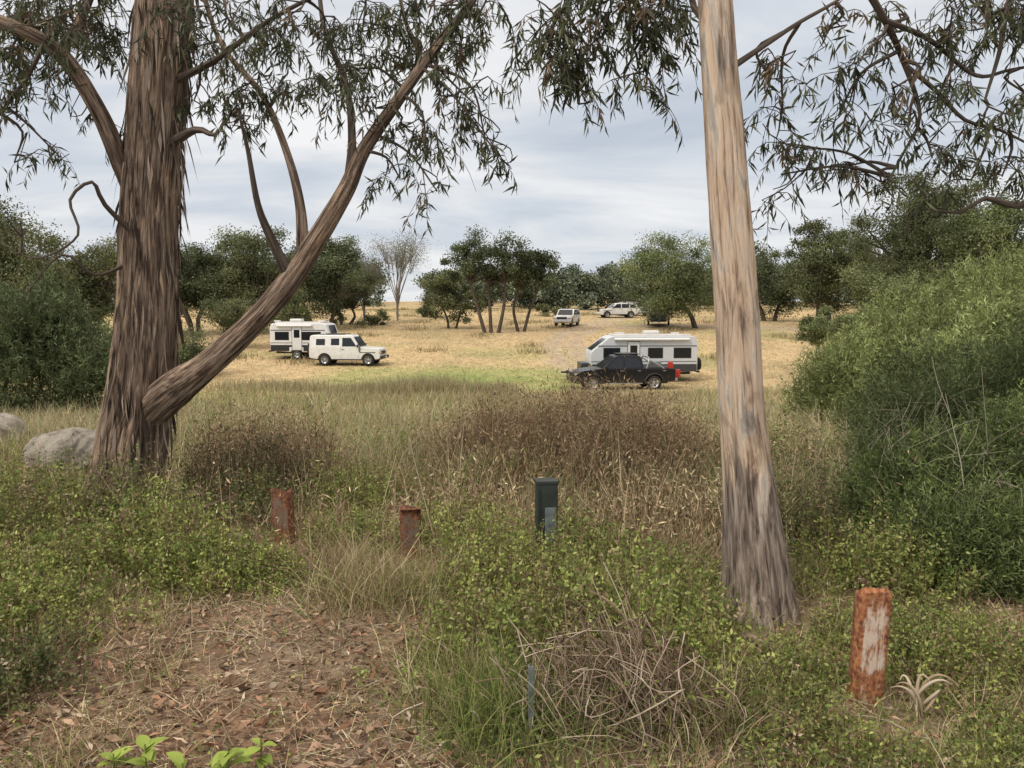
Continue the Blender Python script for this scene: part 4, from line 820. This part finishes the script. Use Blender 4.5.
def caravan(loc,rz,Ln=6.0,low=M_chk,shell=M_silver,top_=2.55,slope=.85,big=True):
    e=empty('caravan',loc,rz);h=Ln/2;hw=lambda z:1.15;ws=(.15,-.7) if big else (-.3,)
    top=[(-h,.6),(-h-.02,2.2),(-h+.12,top_-.05),(-h+.3,top_),(h-slope-.25,top_),(h-slope,top_-.08),(h-.1,1.75),(h,1.55),(h,1.0),(h-.25,.62),(h-.4,.5)]
    prism('shell',with_arches(top,.5,ws,.42,.36),hw,shell,e,.05)
    panel('lower_cladding',[(-h+.03,.58),(-h+.03,1.0),(ws[-1]-.5,1.0),(ws[-1]-.5,.58)],hw,low,e,.008);panel('lower_cladding',[(ws[0]+.5,.58),(ws[0]+.5,1.0),(h-.05,1.0),(h-.22,.64),(h-.3,.58)],hw,low,e,.008)
    panel('lower_cladding',[(ws[-1]-.5,.86),(ws[-1]-.5,1.0),(ws[0]+.5,1.0),(ws[0]+.5,.86)],hw,low,e,.008)
    panel('stripe',[(-h+.05,1.12),(-h+.05,1.17),(h-.03,1.17),(h-.03,1.12)],hw,M_grey,e,.008);panel('stripe',[(-h+.05,1.98),(-h+.05,2.05),(h-.45,2.05),(h-.38,1.98)],hw,M_grey,e,.008)
    for x0,x1 in ((-h+.4,-h+1.3),(-h+2.0,-h+2.75),(h-1.6,h-.75)):
        panel('window_frame',[(x0-.05,1.33),(x0-.05,1.92),(x1+.05,1.92),(x1+.05,1.33)],hw,M_trim,e,.009);panel('window',[(x0,1.38),(x0,1.87),(x1,1.87),(x1,1.38)],hw,M_glass,e,.014)
    xd=h-2.4;panel('door_frame',[(xd-.36,.62),(xd-.36,2.28),(xd+.36,2.28),(xd+.36,.62)],hw,M_grey,e,.011);panel('door',[(xd-.32,.66),(xd-.32,2.24),(xd+.32,2.24),(xd+.32,.66)],hw,M_white,e,.016);panel('door_window',[(xd-.2,1.5),(xd-.2,2.05),(xd+.2,2.05),(xd+.2,1.5)],hw,M_glass,e,.021)
    for s in (-1,1):
        A=Acc();tube(A,[[-h+.5,s*1.24,top_-.17],[h-1.3,s*1.24,top_-.17]],[.075,.075],14,.5);A.build('awning_roll',M_white,e,True)
    bx('roof',(Ln-slope-.7,2.1,.1),(-slope/2-.0,0,top_+.04),M_white,e,.04);bx('air_conditioner',(.85,.65,.22),(-.6,0,top_+.19),M_white,e,.07);bx('roof_hatch',(.5,.5,.1),(1.2,0,top_+.13),M_white,e,.03);bx('roof_hatch',(.4,.4,.1),(-2.0,0,top_+.13),M_white,e,.03)
    quad('front_window',[(h-.1+.03,-.7,1.8),(h-.1+.03,.7,1.8),(h-slope+.1,.7,top_-.15),(h-slope+.1,-.7,top_-.15)],M_glass,e)
    for s in (-1,1):
        bx('drawbar',(1.6,.08,.12),(h+.55,s*.35,.48),M_trim,e,.01,(0,0,-s*.42));bx('tail_lamp',(.05,.12,.35),(-h-.03,s*.98,1.0),M_red,e,.02)
        for x0 in ws: wheel(e,x0,s*1.03,.35,.2)
    bx('hitch',(.35,.1,.1),(h+1.35,0,.48),M_trim,e,.02);bx('jockey_wheel_leg',(.05,.05,.6),(h+1.1,.1,.42),M_alloy,e,.01);lathe('jockey_wheel',[(.02,-.03),(.1,-.03),(.1,.03),(.02,.03)],(h+1.1,.1,.1),M_rub,e,16)
    bx('front_box',(.45,1.5,.5),(h+.28,0,.8),low,e,.03);bx('chassis',(Ln-.6,1.6,.14),(0,0,.47),M_trim,e,.01);bx('rear_bar',(.12,1.9,.1),(-h-.15,0,.55),M_trim,e,.01);bx('rear_window',(.02,1.1,.5),(-h-.025,0,1.7),M_glass,e,.004)
    ob=lathe('spare_wheel',[(.001,-.11),(.22,-.11),(.33,-.09),(.35,0),(.33,.09),(.2,.09)],(0,0,0),M_rub,e);ob.matrix_local=Matrix.Translation((-h-.28,.4,.95))@Matrix.Rotation(math.pi/2,4,'Z')
def at(px,d): x=(px-512)/F*d;return (x,d,float(H(x,d))-.02)
pickup(at(621,40.0),math.pi+.10)
caravan(at(640,44.0),math.pi+.05,6.0,slope=1.0)
wagon('four_wheel_drive',at(349,51),-.08)
caravan(at(306,54.5),-.06,4.3,M_trim,M_white,2.5,.35,False)
wagon('car',at(567,79),-math.pi/2-.3,boxy=False,spare=False)
wagon('car',at(617,93),math.pi+.15,boxy=False,spare=False);wagon('car',at(635,97),.1,boxy=False,spare=False)
caravan(at(658,80),-math.pi/2-.2,4.8,M_chk,M_white,2.6,.5,False)
print('verts',sum(len(o.data.vertices) for o in bpy.data.objects if o.type=='MESH'))
